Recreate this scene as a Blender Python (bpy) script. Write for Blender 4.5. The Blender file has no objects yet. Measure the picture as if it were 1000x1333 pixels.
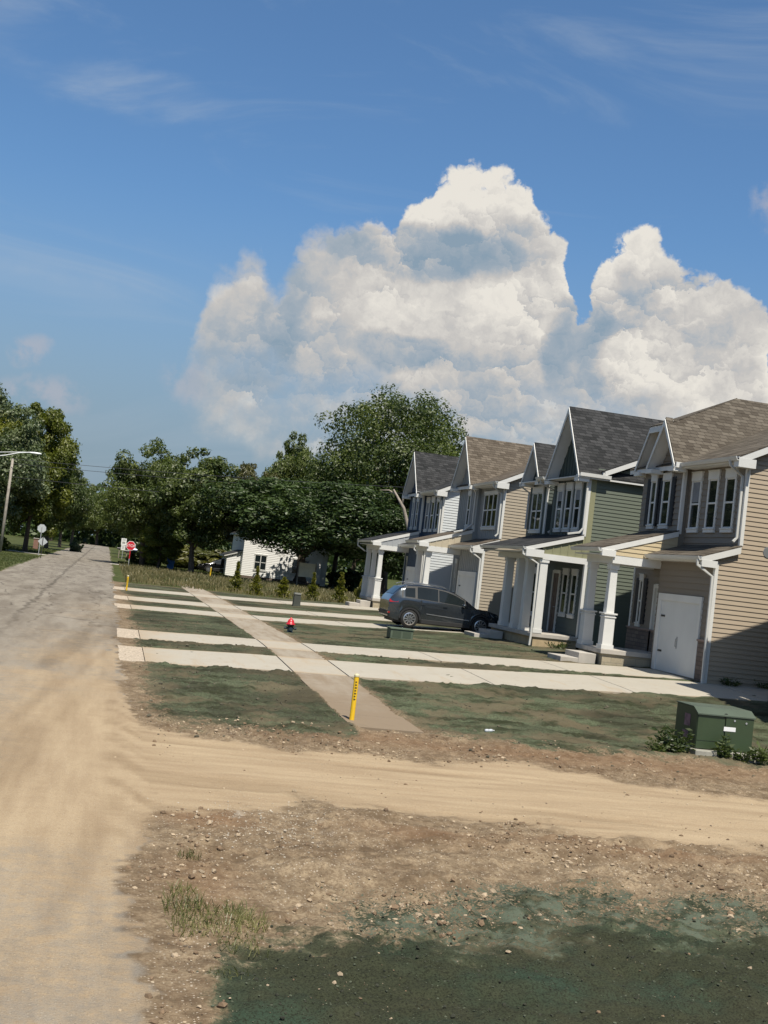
import bpy, math, random
import numpy as np
from mathutils import Vector, Matrix
R = math.radians
random.seed(7)
scene = bpy.context.scene
COL = scene.collection

# ------------------------------------------------------------------ camera
CAM_H = 3.0
PHI, PIT, RHO = R(12.474), R(2.594), R(6.730)
f_ = Vector((math.sin(PHI)*math.cos(PIT), math.cos(PHI)*math.cos(PIT), math.sin(PIT)))
r_ = Vector((math.cos(PHI), -math.sin(PHI), 0))
u_ = r_.cross(f_)
RX = r_*math.cos(RHO) + u_*math.sin(RHO)
UX = -r_*math.sin(RHO) + u_*math.cos(RHO)
cam = bpy.data.cameras.new("camera")
cam.sensor_fit = 'HORIZONTAL'; cam.sensor_width = 36; cam.lens = 57.6
cam.clip_start = 0.1; cam.clip_end = 3000
camo = bpy.data.objects.new("camera", cam); COL.objects.link(camo)
m3 = Matrix((RX, UX, -f_)).transposed()
camo.matrix_world = Matrix.Translation((0, 0, CAM_H)) @ m3.to_4x4()
scene.camera = camo

# ------------------------------------------------------------------ light
SUN_EL, SUN_AZ = R(62), R(172)          # azimuth clockwise from +Y (the street's direction)
sd = Vector((math.sin(SUN_AZ)*math.cos(SUN_EL), math.cos(SUN_AZ)*math.cos(SUN_EL), math.sin(SUN_EL)))
sun = bpy.data.lights.new("sun", 'SUN'); sun.energy = 5.0; sun.angle = R(.5); sun.color = (1, .93, .80)
suno = bpy.data.objects.new("sun", sun); COL.objects.link(suno)
suno.location = (0, 0, 60); suno.rotation_euler = sd.to_track_quat('Z', 'Y').to_euler()
scene.view_settings.view_transform = 'Standard'; scene.view_settings.look = 'None'
scene.view_settings.gamma = 1; scene.view_settings.use_curve_mapping = False
scene.view_settings.exposure = 0.28
scene.cycles.max_bounces = 6; scene.cycles.diffuse_bounces = 3; scene.cycles.glossy_bounces = 3
scene.cycles.transparent_max_bounces = 8; scene.cycles.caustics_reflective = False; scene.cycles.caustics_refractive = False
scene.cycles.use_adaptive_sampling = True

# ------------------------------------------------------------------ node helper
class NT:
    def __init__(s, tree): s.t = tree; s.n = tree.nodes; s.l = tree.links
    def add(s, typ, **kw):
        nd = s.n.new(typ)
        for k, v in kw.items(): setattr(nd, k, v)
        return nd
    def link(s, a, b): s.l.new(a, b)
    def put(s, sock, v):
        if hasattr(v, 'is_linked') or isinstance(v, bpy.types.NodeSocket): s.link(v, sock)
        else: sock.default_value = v
    def math(s, op, a, b=0.0, c=None, clamp=False):
        nd = s.add('ShaderNodeMath', operation=op); nd.use_clamp = clamp
        s.put(nd.inputs[0], a); s.put(nd.inputs[1], b)
        if c is not None: s.put(nd.inputs[2], c)
        return nd.outputs[0]
    def vmath(s, op, a, b=None):
        nd = s.add('ShaderNodeVectorMath', operation=op); s.put(nd.inputs[0], a)
        if b is not None: s.put(nd.inputs[1], b)
        return nd.outputs[0]
    def mix(s, f, a, b, blend='MIX'):
        nd = s.add('ShaderNodeMix', data_type='RGBA', blend_type=blend)
        s.put(nd.inputs[0], f); s.put(nd.inputs[6], a if not isinstance(a, tuple) else (*a[:3], 1)); s.put(nd.inputs[7], b if not isinstance(b, tuple) else (*b[:3], 1))
        return nd.outputs[2]
    def noise(s, vec, scale, detail=4, rough=.55, dist=0, lac=2.0):
        nd = s.add('ShaderNodeTexNoise'); s.put(nd.inputs['Vector'], vec)
        nd.inputs['Scale'].default_value = scale; nd.inputs['Detail'].default_value = detail
        nd.inputs['Roughness'].default_value = rough; nd.inputs['Distortion'].default_value = dist
        nd.inputs['Lacunarity'].default_value = lac
        return nd.outputs[0]
    def sstep(s, x, lo, hi, a=0., b=1.):
        nd = s.add('ShaderNodeMapRange', interpolation_type='SMOOTHSTEP')
        s.put(nd.inputs[0], x); s.put(nd.inputs[1], lo); s.put(nd.inputs[2], hi); s.put(nd.inputs[3], a); s.put(nd.inputs[4], b)
        return nd.outputs[0]
    def lin(s, x, lo, hi, a=0., b=1.):
        nd = s.add('ShaderNodeMapRange'); s.put(nd.inputs[0], x)
        for i, v in enumerate((lo, hi, a, b)): s.put(nd.inputs[i+1], v)
        return nd.outputs[0]
    def mapping(s, vec, loc=(0, 0, 0), rot=(0, 0, 0), scale=(1, 1, 1)):
        nd = s.add('ShaderNodeMapping'); s.put(nd.inputs[0], vec)
        nd.inputs[1].default_value = loc; nd.inputs[2].default_value = rot; nd.inputs[3].default_value = scale
        return nd.outputs[0]
    def attr(s, name):
        return s.add('ShaderNodeAttribute', attribute_name=name).outputs['Fac']
    def bump(s, h, strength=.3, dist=.02):
        nd = s.add('ShaderNodeBump'); nd.inputs['Strength'].default_value = strength; nd.inputs['Distance'].default_value = dist
        s.put(nd.inputs['Height'], h); return nd.outputs[0]

# ------------------------------------------------------------------ world: sky with cumulus, all by direction
world = bpy.data.worlds.new("World"); scene.world = world; world.use_nodes = True
def build_world():
    w = NT(world.node_tree)
    for nd in list(w.n): w.n.remove(nd)
    out = w.add('ShaderNodeOutputWorld'); bg = w.add('ShaderNodeBackground'); w.link(bg.outputs[0], out.inputs[0])
    sky = w.add('ShaderNodeTexSky'); sky.sky_type = 'NISHITA'; sky.sun_disc = False
    sky.sun_elevation = SUN_EL; sky.sun_rotation = SUN_AZ
    sky.air_density = 1.0; sky.dust_density = 1.2; sky.ozone_density = 2.0
    bg.inputs[1].default_value = 0.0705
    tc = w.add('ShaderNodeTexCoord'); D = tc.outputs['Generated']
    sep = w.add('ShaderNodeSeparateXYZ'); w.link(D, sep.inputs[0])
    deg = 57.2958
    az = w.math('MULTIPLY', w.math('ARCTAN2', sep.outputs[0], sep.outputs[1]), deg)
    el = w.math('MULTIPLY', w.math('ARCSINE', sep.outputs[2]), deg)
    cv = w.add('ShaderNodeCombineXYZ'); w.link(az, cv.inputs[0]); w.link(el, cv.inputs[1])
    P = cv.outputs[0]
    # domain warp for the billowing edges
    def n2(vec, scale, detail, rough, dist=0.):
        nd = w.add('ShaderNodeTexNoise', noise_dimensions='2D'); w.put(nd.inputs['Vector'], vec)
        nd.inputs['Scale'].default_value = scale; nd.inputs['Detail'].default_value = detail; nd.inputs['Roughness'].default_value = rough; nd.inputs['Distortion'].default_value = dist
        return nd
    nz = n2(P, .30, 6, .56)
    wv = w.vmath('MULTIPLY', w.vmath('SUBTRACT', nz.outputs['Color'], (.5, .5, .5)), (2.3, 1.7, 0))
    PW = w.vmath('ADD', P, wv)
    sp = w.add('ShaderNodeSeparateXYZ'); w.link(PW, sp.inputs[0])
    nz2 = n2(P, 1.6, 5, .6)
    PV = w.vmath('ADD', w.vmath('MULTIPLY', P, (.92, 1.08, 1)), w.vmath('MULTIPLY', wv, (.42, .42, 0)))
    PV = w.vmath('ADD', PV, w.vmath('MULTIPLY', w.vmath('SUBTRACT', nz2.outputs['Color'], (.5, .5, .5)), (1.1, 1.1, 0)))
    def puffs(sc, off):
        """rounded heads: (height falling from each head's middle, light on its upper side)"""
        v = w.vmath('ADD', w.vmath('MULTIPLY', PV, (sc, sc, 0)), (off, off*.37, 0))
        vo = w.add('ShaderNodeTexVoronoi', feature='F1', voronoi_dimensions='2D'); w.link(v, vo.inputs['Vector']); vo.inputs['Scale'].default_value = 1.0
        d = w.vmath('SUBTRACT', v, vo.outputs['Position'])
        nd = w.add('ShaderNodeVectorMath', operation='DOT_PRODUCT'); w.link(d, nd.inputs[0]); nd.inputs[1].default_value = (.30, .95, 0)
        return w.math('MULTIPLY', vo.outputs['Distance'], vo.outputs['Distance']), nd.outputs['Value']
    d1, l1 = puffs(.36, 3.); d2, l2 = puffs(.85, 11.); d3, l3 = puffs(2.1, 27.)
    head = w.math('ADD', w.math('MULTIPLY', d1, .75), w.math('ADD', w.math('MULTIPLY', d2, .95), w.math('MULTIPLY', d3, .48)))
    rfade = n2(P, .21, 3, .5).outputs[0]
    rfade = w.sstep(rfade, .36, .62, .25, 1.)
    relief = w.math('MULTIPLY', rfade, w.math('ADD', w.math('MULTIPLY', l1, .34), w.math('ADD', w.math('MULTIPLY', l2, .20), w.math('MULTIPLY', l3, .07))))
    A0, A1, E1 = -15., 36., 24.
    fc = w.add('ShaderNodeFloatCurve')
    cu = fc.mapping.curves[0]
    top = [(-15, 0), (-2, 0), (0.6, 3), (1.6, 7.6), (2.2, 9.9), (2.7, 11.9), (3.1, 13.3), (3.9, 14.2), (4.5, 15.1), (5.3, 15.0), (5.9, 14.0), (6.9, 15.0), (7.7, 15.8), (8.7, 16.4), (10.8, 16.8), (11.9, 16.9), (12.4, 18.0), (13.1, 19.1), (14.2, 19.6), (15.6, 19.7), (16.8, 19.5), (17.6, 18.9), (18.2, 17.8), (19.0, 17.2), (19.5, 16.3), (20.0, 14.7), (20.4, 13.6), (20.8, 14.0), (21.2, 15.5), (22.0, 16.8), (23.2, 17.4), (24.2, 16.7), (25.3, 15.8), (26.6, 15.2), (28.0, 14.7), (28.6, 14.0), (29.1, 12), (30, 9), (36, 4)]
    while len(cu.points) < len(top): cu.points.new(.5, .5)
    for p, (a, e) in zip(cu.points, top):
        p.location = ((a-A0)/(A1-A0), e/E1); p.handle_type = 'AUTO'
    fc.mapping.update()
    w.link(w.lin(sp.outputs[0], A0, A1), fc.inputs['Value'])
    topE = w.math('MULTIPLY', fc.outputs[0], E1)
    depth = w.math('SUBTRACT', topE, sp.outputs[1])                  # degrees below the cloud top
    depth = w.math('SUBTRACT', w.math('SUBTRACT', depth, .38), head)
    soft = w.sstep(az, 4, 13, 1.9, .5)                                # the left tower is the wispier one
    mask = w.sstep(depth, 0, soft)
    low = w.sstep(w.math('ADD', el, w.math('MULTIPLY', w.math('SUBTRACT', nz.outputs[0], .5), 9)), w.sstep(az, 3, 15, 4.6, 3.6), w.sstep(az, 3, 15, 9.6, 9.0))   # thins to haze at its foot
    mask = w.math('MULTIPLY', mask, low)
    fine = n2(PV, 1.0, 5, .6).outputs[0]
    shade = w.math('ADD', .67, w.math('SUBTRACT', relief, w.math('MULTIPLY', head, .04)))
    shade = w.math('ADD', shade, w.math('MULTIPLY', w.math('SUBTRACT', fine, .5), .55))
    big = n2(w.mapping(P, (3.1, 7.7, 0)), .16, 4, .5).outputs[0]
    shade = w.math('ADD', shade, w.math('MULTIPLY', w.math('SUBTRACT', big, .5), 1.35))
    shade = w.math('ADD', shade, w.sstep(depth, 3.5, .2, 0, .26))
    def blob(a0, e0, sa, se, lo=.4):
        dx = w.math('DIVIDE', w.math('SUBTRACT', sp.outputs[0], a0), sa); dy = w.math('DIVIDE', w.math('SUBTRACT', sp.outputs[1], e0), se)
        rr = w.math('ADD', w.math('MULTIPLY', dx, dx), w.math('MULTIPLY', dy, dy))
        return w.sstep(rr, 1.3, lo)
    dk = w.math('MAXIMUM', w.math('MULTIPLY', blob(13.0, 14.7, 4.9, 1.35), .95), w.math('MULTIPLY', blob(6.8, 11.3, 1.5, 2.6), .55))
    dk = w.math('MAXIMUM', dk, w.math('MULTIPLY', blob(12.4, 10.0, 2.4, .9), .75))
    dk = w.math('MAXIMUM', dk, w.math('MULTIPLY', blob(20.4, 10.8, 1.7, 3.0), .75))
    lt = w.math('MAXIMUM', w.math('MAXIMUM', blob(15.8, 18.2, 2.4, 1.5), blob(17.0, 12.2, 2.6, 2.4)), w.math('MAXIMUM', blob(24.0, 16.4, 2.2, 1.8), blob(24.5, 10.8, 3.0, 1.4)))
    shade = w.math('ADD', shade, w.math('MULTIPLY', lt, .16))
    shade = w.math('SUBTRACT', shade, w.math('MULTIPLY', dk, .50))
    shade = w.math('MULTIPLY', shade, w.sstep(az, 1, 15, .74, 1.0), clamp=True)
    ramp = w.add('ShaderNodeValToRGB'); w.link(shade, ramp.inputs[0])
    el_ = ramp.color_ramp.elements
    el_[0].position = 0.05; el_[0].color = (3.0, 4.05, 5.05, 1)
    el_[1].position = 1; el_[1].color = (9.7, 9.2, 8.3, 1)
    e = el_.new(.36); e.color = (4.3, 4.95, 5.6, 1)
    e = el_.new(.66); e.color = (6.7, 6.45, 6.15, 1)
    # the clear sky, its tint and a few veils and small far puffs
    skyc = w.mix(1.0, sky.outputs[0], w.mix(w.sstep(el, 27, 48), (.92, 1.26, 1.50), (.72, .84, .92)), 'MULTIPLY')
    hz = w.sstep(el, 17, 2)
    skyc = w.mix(w.math('MULTIPLY', hz, .90), skyc, (2.95, 3.85, 4.7))
    veil = n2(w.mapping(P, (0, 0, 0), (0, 0, R(-8)), (.045, .20, 1)), 1.0, 6, .6, .8).outputs[0]
    vb = w.math('MAXIMUM', blob(-4., 12.3, 8., 1.5, 0), blob(-2., 19.5, 5., 1.2, 0))
    veil = w.math('ADD', w.math('MULTIPLY', w.sstep(veil, .48, .80), .34), w.math('MULTIPLY', w.math('MULTIPLY', vb, w.sstep(veil, .36, .6)), .22))
    skyc = w.mix(veil, skyc, (5.2, 6.0, 6.9))
    pf = n2(w.mapping(P, (31, 5, 0)), .55, 5, .58).outputs[0]
    pm = w.math('MAXIMUM', blob(-3.6, 6.0, 2.4, 1.0, 0), w.math('MAXIMUM', blob(-4.6, 7.9, 1.0, .8, 0), w.math('MAXIMUM', blob(3.0, 7.6, 2.0, 1.0, 0), blob(28.6, 17.7, 1.0, 1.3, 0))))
    pm = w.math('MULTIPLY', pm, w.sstep(pf, .38, .62))
    skyc = w.mix(w.math('MULTIPLY', pm, .60), skyc, (5.4, 5.4, 6.0))
    full = w.mix(w.math('MULTIPLY', mask, .97), skyc, ramp.outputs[0])
    w.link(full, bg.inputs[0])
    world.cycles.sampling_method = 'MANUAL'; world.cycles.sample_map_resolution = 512
build_world()

# ------------------------------------------------------------------ materials
MATS = {}
def new_mat(name):
    m = bpy.data.materials.new(name); m.use_nodes = True
    t = NT(m.node_tree); b = t.n['Principled BSDF']
    return m, t, b
def mat(name, col, rough=.6, var=.12, vscale=1.5, metal=0., bump=0., bscale=40, spec=.5, coat=0.):
    if name in MATS: return MATS[name]
    m, t, b = new_mat(name)
    tc = t.add('ShaderNodeTexCoord').outputs['Object']
    n = t.noise(tc, vscale, 6, .6)
    c = t.mix(t.sstep(n, .25, .75), tuple(max(0, x*(1-var)) for x in col), tuple(min(1, x*(1+var)) for x in col))
    t.link(c, b.inputs['Base Color']); b.inputs['Roughness'].default_value = rough
    b.inputs['Metallic'].default_value = metal; b.inputs['Specular IOR Level'].default_value = spec
    if coat: b.inputs['Coat Weight'].default_value = coat; b.inputs['Coat Roughness'].default_value = .03
    if bump: t.link(t.bump(t.noise(tc, bscale, 5, .6), bump, .01), b.inputs['Normal'])
    MATS[name] = m; return m
def siding_mat(name, col, var=.06):
    m, t, b = new_mat(name)
    tc = t.add('ShaderNodeTexCoord').outputs['Object']
    n = t.noise(tc, .7, 5, .6); n2 = t.noise(t.mapping(tc, scale=(.6, .6, 60)), 1, 2)
    c = t.mix(n, tuple(x*(1-var) for x in col), tuple(x*(1+var) for x in col))
    c = t.mix(t.math('MULTIPLY', n2, .22), c, tuple(x*.8 for x in col))
    t.link(c, b.inputs['Base Color']); b.inputs['Roughness'].default_value = .55; b.inputs['Specular IOR Level'].default_value = .3
    MATS[name] = m; return m
def shingle_mat(name, c1, c2, c3):
    m, t, b = new_mat(name)
    tc = t.add('ShaderNodeTexCoord').outputs['Object']
    s = t.add('ShaderNodeSeparateXYZ'); t.link(tc, s.inputs[0])
    cv = t.add('ShaderNodeCombineXYZ'); t.link(t.math('ADD', s.outputs[0], t.math('MULTIPLY', s.outputs[1], .93)), cv.inputs[0]); t.link(s.outputs[2], cv.inputs[1])
    br = t.add('ShaderNodeTexBrick'); t.link(cv.outputs[0], br.inputs[0])
    br.inputs['Scale'].default_value = 1; br.inputs['Brick Width'].default_value = .27; br.inputs['Row Height'].default_value = .115
    br.inputs['Mortar Size'].default_value = .008; br.inputs['Mortar Smooth'].default_value = .3; br.inputs['Bias'].default_value = 0
    br.offset = .37; br.squash = 1
    br.inputs['Color1'].default_value = (*c1, 1); br.inputs['Color2'].default_value = (*c2, 1); br.inputs['Mortar'].default_value = (*[x*.45 for x in c1], 1)
    n = t.noise(tc, 1.1, 5, .6); nf = t.noise(tc, 90, 2, .5)
    c = t.mix(t.sstep(n, .35, .7), br.outputs[0], (*c3, 1), 'MIX')
    nn = t.mix(.75, c, br.outputs[0])
    nn = t.mix(t.math('MULTIPLY', nf, .35), nn, (*[x*.6 for x in c1], 1))
    t.link(nn, b.inputs['Base Color']); b.inputs['Roughness'].default_value = .9; b.inputs['Specular IOR Level'].default_value = .2
    hb = t.math('SUBTRACT', t.math('MULTIPLY', t.math('FRACT', t.math('DIVIDE', s.outputs[2], .115)), -1), br.outputs['Fac'])
    t.link(t.bump(hb, .5, .02), b.inputs['Normal'])
    MATS[name] = m; return m
def stone_mat(name, c1, c2, mort, w=.4, h=.2):
    m, t, b = new_mat(name)
    tc = t.add('ShaderNodeTexCoord').outputs['Object']
    s = t.add('ShaderNodeSeparateXYZ'); t.link(tc, s.inputs[0])
    cv = t.add('ShaderNodeCombineXYZ'); t.link(t.math('ADD', s.outputs[0], s.outputs[1]), cv.inputs[0]); t.link(s.outputs[2], cv.inputs[1])
    br = t.add('ShaderNodeTexBrick'); t.link(cv.outputs[0], br.inputs[0]); br.inputs['Scale'].default_value = 1
    br.inputs['Brick Width'].default_value = w; br.inputs['Row Height'].default_value = h; br.inputs['Mortar Size'].default_value = .012
    br.inputs['Color1'].default_value = (*c1, 1); br.inputs['Color2'].default_value = (*c2, 1); br.inputs['Mortar'].default_value = (*mort, 1)
    n = t.noise(tc, 14, 5, .65)
    t.link(t.mix(t.math('MULTIPLY', n, .5), br.outputs[0], (*[x*.6 for x in c1], 1)), b.inputs['Base Color']); b.inputs['Roughness'].default_value = .9
    t.link(t.bump(t.math('SUBTRACT', n, br.outputs['Fac']), .5, .02), b.inputs['Normal'])
    MATS[name] = m; return m
def glass_mat(name, col=(.012, .016, .016), rough=.03):
    m, t, b = new_mat(name)
    tc = t.add('ShaderNodeTexCoord').outputs['Object']
    n = t.noise(tc, .8, 3)
    t.link(t.mix(n, tuple(x*.6 for x in col), tuple(x*1.6 for x in col)), b.inputs['Base Color'])
    b.inputs['Roughness'].default_value = rough; b.inputs['IOR'].default_value = 1.5
    t.link(t.bump(t.noise(tc, 1.3, 2), .04, .05), b.inputs['Normal'])
    MATS[name] = m; return m
def concrete_mat(name, c1, c2, dust, dustamt):
    m, t, b = new_mat(name)
    tc = t.add('ShaderNodeNewGeometry').outputs['Position']
    n = t.noise(tc, .9, 6, .6); nf = t.noise(tc, 35, 4, .6); ns = t.noise(t.mapping(tc, scale=(2.2, .35, 1)), 1.2, 5, .6)
    c = t.mix(n, c1, c2)
    c = t.mix(t.math('MULTIPLY', t.sstep(ns, .62-.35*dustamt, .85-.2*dustamt), .9), c, dust)
    d = t.attr('dust'); c = t.mix(t.sstep(t.math('ADD', d, t.math('MULTIPLY', t.math('SUBTRACT', n, .5), .9)), .25, .9), c, dust)
    c = t.mix(t.math('MULTIPLY', t.sstep(t.noise(tc, 3.2, 6, .7), .54, .70), .30+.35*dustamt), c, tuple(x*.8 for x in dust))
    c = t.mix(t.math('MULTIPLY', nf, .45), c, tuple(x*.68 for x in c1))
    t.link(c, b.inputs['Base Color']); b.inputs['Roughness'].default_value = .9; b.inputs['Specular IOR Level'].default_value = .2
    t.link(t.bump(nf, .15, .01), b.inputs['Normal'])
    MATS[name] = m; return m
def leaf_mat(name, dark, light, trans=.35, hue2=None):
    m, t, b = new_mat(name); t.n.remove(b)
    out = t.n['Material Output']
    tc = t.add('ShaderNodeTexCoord').outputs['Object']
    n = t.noise(tc, .35, 3, .5); nf = t.noise(tc, 2.6, 2, .5)
    oi = t.add('ShaderNodeObjectInfo').outputs['Random']
    k = t.math('ADD', t.math('MULTIPLY', n, .75), t.math('MULTIPLY', nf, .55))
    k = t.math('ADD', k, t.math('MULTIPLY', t.math('SUBTRACT', oi, .5), .25))
    c = t.mix(t.sstep(k, .35, .95), dark, light)
    if hue2: c = t.mix(t.sstep(t.noise(tc, .5, 2), .52, .68), c, hue2)
    d = t.add('ShaderNodeBsdfDiffuse'); tr = t.add('ShaderNodeBsdfTranslucent'); g = t.add('ShaderNodeBsdfGlossy')
    t.link(c, d.inputs[0]); t.link(t.mix(1., c, (1.0, 1.15, .55), 'MULTIPLY'), tr.inputs[0]); g.inputs['Roughness'].default_value = .45
    mx = t.add('ShaderNodeMixShader'); mx.inputs[0].default_value = trans; t.link(d.outputs[0], mx.inputs[1]); t.link(tr.outputs[0], mx.inputs[2])
    m2 = t.add('ShaderNodeMixShader'); m2.inputs[0].default_value = .035; t.link(mx.outputs[0], m2.inputs[1]); t.link(g.outputs[0], m2.inputs[2])
    t.link(m2.outputs[0], out.inputs[0]); MATS[name] = m; return m

WHITE = mat('white_trim', (.66, .66, .64), .5, .05, 1.2)
GUTTER = mat('gutter_white', (.56, .56, .54), .4, .06, 1.2)
GLASS = glass_mat('window_glass')
DOORW = mat('door_white', (.62, .63, .62), .45, .05, .8)
BLACKM = mat('black_metal', (.02, .02, .022), .4, .2)
SLABC = mat('porch_concrete', (.42, .39, .35), .85, .12, 2, bump=.15)
STONE_Y = stone_mat('pale_block', (.42, .36, .26), (.36, .31, .22), (.30, .27, .21), .42, .2)
STONE_D = stone_mat('ledge_stone', (.16, .12, .10), (.24, .19, .16), (.09, .08, .07), .34, .13)
WOOD = mat('weathered_wood', (.24, .20, .16), .85, .3, 6)
GALV = mat('galvanised', (.45, .46, .47), .45, .12, 3, metal=.5)

# ------------------------------------------------------------------ mesh builder
class MB:
    def __init__(s): s.v = []; s.f = []
    def poly(s, pts):
        i = len(s.v); s.v += [tuple(p) for p in pts]; s.f.append(tuple(range(i, i+len(pts))))
    def box(s, x0, x1, y0, y1, z0, z1):
        i = len(s.v)
        s.v += [(x0,y0,z0),(x1,y0,z0),(x1,y1,z0),(x0,y1,z0),(x0,y0,z1),(x1,y0,z1),(x1,y1,z1),(x0,y1,z1)]
        for q in ((0,3,2,1),(4,5,6,7),(0,1,5,4),(1,2,6,5),(2,3,7,6),(3,0,4,7)): s.f.append(tuple(i+k for k in q))
        return s
    def taper(s, cx, cy, z0, z1, h0, h1):
        i = len(s.v)
        for z, h in ((z0, h0), (z1, h1)): s.v += [(cx-h,cy-h,z),(cx+h,cy-h,z),(cx+h,cy+h,z),(cx-h,cy+h,z)]
        for q in ((0,3,2,1),(4,5,6,7),(0,1,5,4),(1,2,6,5),(2,3,7,6),(3,0,4,7)): s.f.append(tuple(i+k for k in q))
        return s
    def slab(s, pts, off):
        """planar polygon thickened by the offset vector"""
        i = len(s.v); n = len(pts); off = Vector(off)
        s.v += [tuple(p) for p in pts]; s.v += [tuple(Vector(p)+off) for p in pts]
        s.f.append(tuple(range(i, i+n))); s.f.append(tuple(range(i+2*n-1, i+n-1, -1)))
        for k in range(n):
            j = (k+1) % n; s.f.append((i+k, i+n+k, i+n+j, i+j))
        return s
    def tube(s, path, r, seg=8, cap=True):
        path = [Vector(p) for p in path]; n = len(path)
        rs = r if isinstance(r, (list, tuple)) else [r]*n
        rings = []; prev = None
        for k, p in enumerate(path):
            d = (path[min(k+1, n-1)]-path[max(k-1, 0)]).normalized()
            a = Vector((0, 0, 1)) if abs(d.z) < .9 else Vector((1, 0, 0))
            if prev is None: x = d.cross(a).normalized()
            else: x = (prev - d*prev.dot(d)).normalized()
            prev = x; y = d.cross(x)
            i = len(s.v)
            for q in range(seg):
                t = 2*math.pi*(q+.5)/seg; s.v.append(tuple(p + (x*math.cos(t)+y*math.sin(t))*rs[k]))
            rings.append(i)
        for a, b in zip(rings, rings[1:]):
            for q in range(seg): s.f.append((a+q, a+(q+1) % seg, b+(q+1) % seg, b+q))
        if cap:
            s.f.append(tuple(rings[0]+q for q in reversed(range(seg)))); s.f.append(tuple(rings[-1]+q for q in range(seg)))
        return s
    def lathe(s, prof, seg=16, c=(0, 0, 0), axis='z', cap=True):
        i = len(s.v); n = len(prof)
        for r, z in prof:
            for q in range(seg):
                t = 2*math.pi*q/seg; a, b = r*math.cos(t), r*math.sin(t)
                p = (a, b, z) if axis == 'z' else ((a, z, b) if axis == 'y' else (z, a, b))
                s.v.append((c[0]+p[0], c[1]+p[1], c[2]+p[2]))
        for k in range(n-1):
            for q in range(seg): s.f.append((i+k*seg+q, i+k*seg+(q+1) % seg, i+(k+1)*seg+(q+1) % seg, i+(k+1)*seg+q))
        if cap: s.f.append(tuple(i+q for q in reversed(range(seg)))); s.f.append(tuple(i+(n-1)*seg+q for q in range(seg)))
        return s
    def build(s, name, m, parent=None, smooth=False, bevel=0, loc=None):
        me = bpy.data.meshes.new(name); me.from_pydata(s.v, [], s.f); me.update()
        me.materials.append(m)
        if smooth: me.polygons.foreach_set('use_smooth', [True]*len(me.polygons))
        o = bpy.data.objects.new(name, me); COL.objects.link(o)
        if parent is not None: o.parent = parent
        if loc is not None: o.location = loc
        if bevel:
            b = o.modifiers.new('bevel', 'BEVEL'); b.width = bevel; b.segments = 2; b.limit_method = 'ANGLE'; b.angle_limit = R(40)
        return o
def tag(o, label=None, cat=None, group=None, kind=None):
    if label: o['label'] = label
    if cat: o['category'] = cat
    if group: o['group'] = group
    if kind: o['kind'] = kind
    return o
def thing(name, loc, label, cat, group=None, rz=0.):
    o = bpy.data.objects.new(name, None); COL.objects.link(o); o.location = loc; o.rotation_euler = (0, 0, rz)
    o.empty_display_size = .3
    return tag(o, label, cat, group)
def copy_tree(o, parent=None):
    c = o.copy(); COL.objects.link(c); c.parent = parent
    for ch in list(o.children): copy_tree(ch, c)
    return c
def rbox(x0, x1, y0, y1, z0, z1): return MB().box(x0, x1, y0, y1, z0, z1)

# ------------------------------------------------------------------ numpy noise and the lie of the land
_rs = np.random.RandomState(11); _LAT = _rs.rand(256, 256)
def vnoise(x, y):
    xi = np.floor(x).astype(int); yi = np.floor(y).astype(int); fx = x-xi; fy = y-yi
    fx = fx*fx*(3-2*fx); fy = fy*fy*(3-2*fy)
    a = _LAT[xi & 255, yi & 255]; b = _LAT[(xi+1) & 255, yi & 255]; c = _LAT[xi & 255, (yi+1) & 255]; d = _LAT[(xi+1) & 255, (yi+1) & 255]
    return (a*(1-fx)+b*fx)*(1-fy)+(c*(1-fx)+d*fx)*fy
def fbm(x, y, sc=1., octv=4, gain=.5, ox=0.):
    s = 0; a = 1; t = 0
    for k in range(octv):
        s = s + a*vnoise(x*sc+17.3*k+ox, y*sc+5.7*k+ox*.7); t += a; a *= gain; sc *= 2.03
    return s/t
def S(a, b, x):
    t = np.clip((np.asarray(x, float)-a)/(b-a), 0, 1); return t*t*(3-2*t)
def hz(X, Y):
    X = np.asarray(X, float); Y = np.asarray(Y, float)
    r = .36*S(20, 38, Y)
    lawn = .50*S(4, 20, X)*S(23.5, 31, Y)*(1-S(70, 77, Y))
    dip = .12*(1-S(.8, 5.2, X))*S(21, 29, Y)*(1-.45*S(34, 40, Y))*(1-S(70, 90, Y))
    return r + lawn - dip
def h1(x, y): return float(hz(x, y))
ROAD_L, ROAD_R = -5.6, .72
SW = (4.83, 6.22)
DRIVES = [(29.9, 33.1), (35.1, 37.8), (48.4, 51.4), (55.2, 58.6), (65.0, 68.6)]
SKEW = [0., -1.5, 0., -1.7, -1.5]                    # how far each drive bends towards its garage
def bend(k, x): return SKEW[k]*S(7, 16.8, x)
def cross_y(X): return 121.5 - .85*np.asarray(X, float)*.9 + .004*np.asarray(X, float)**2   # the cross street runs askew
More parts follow.
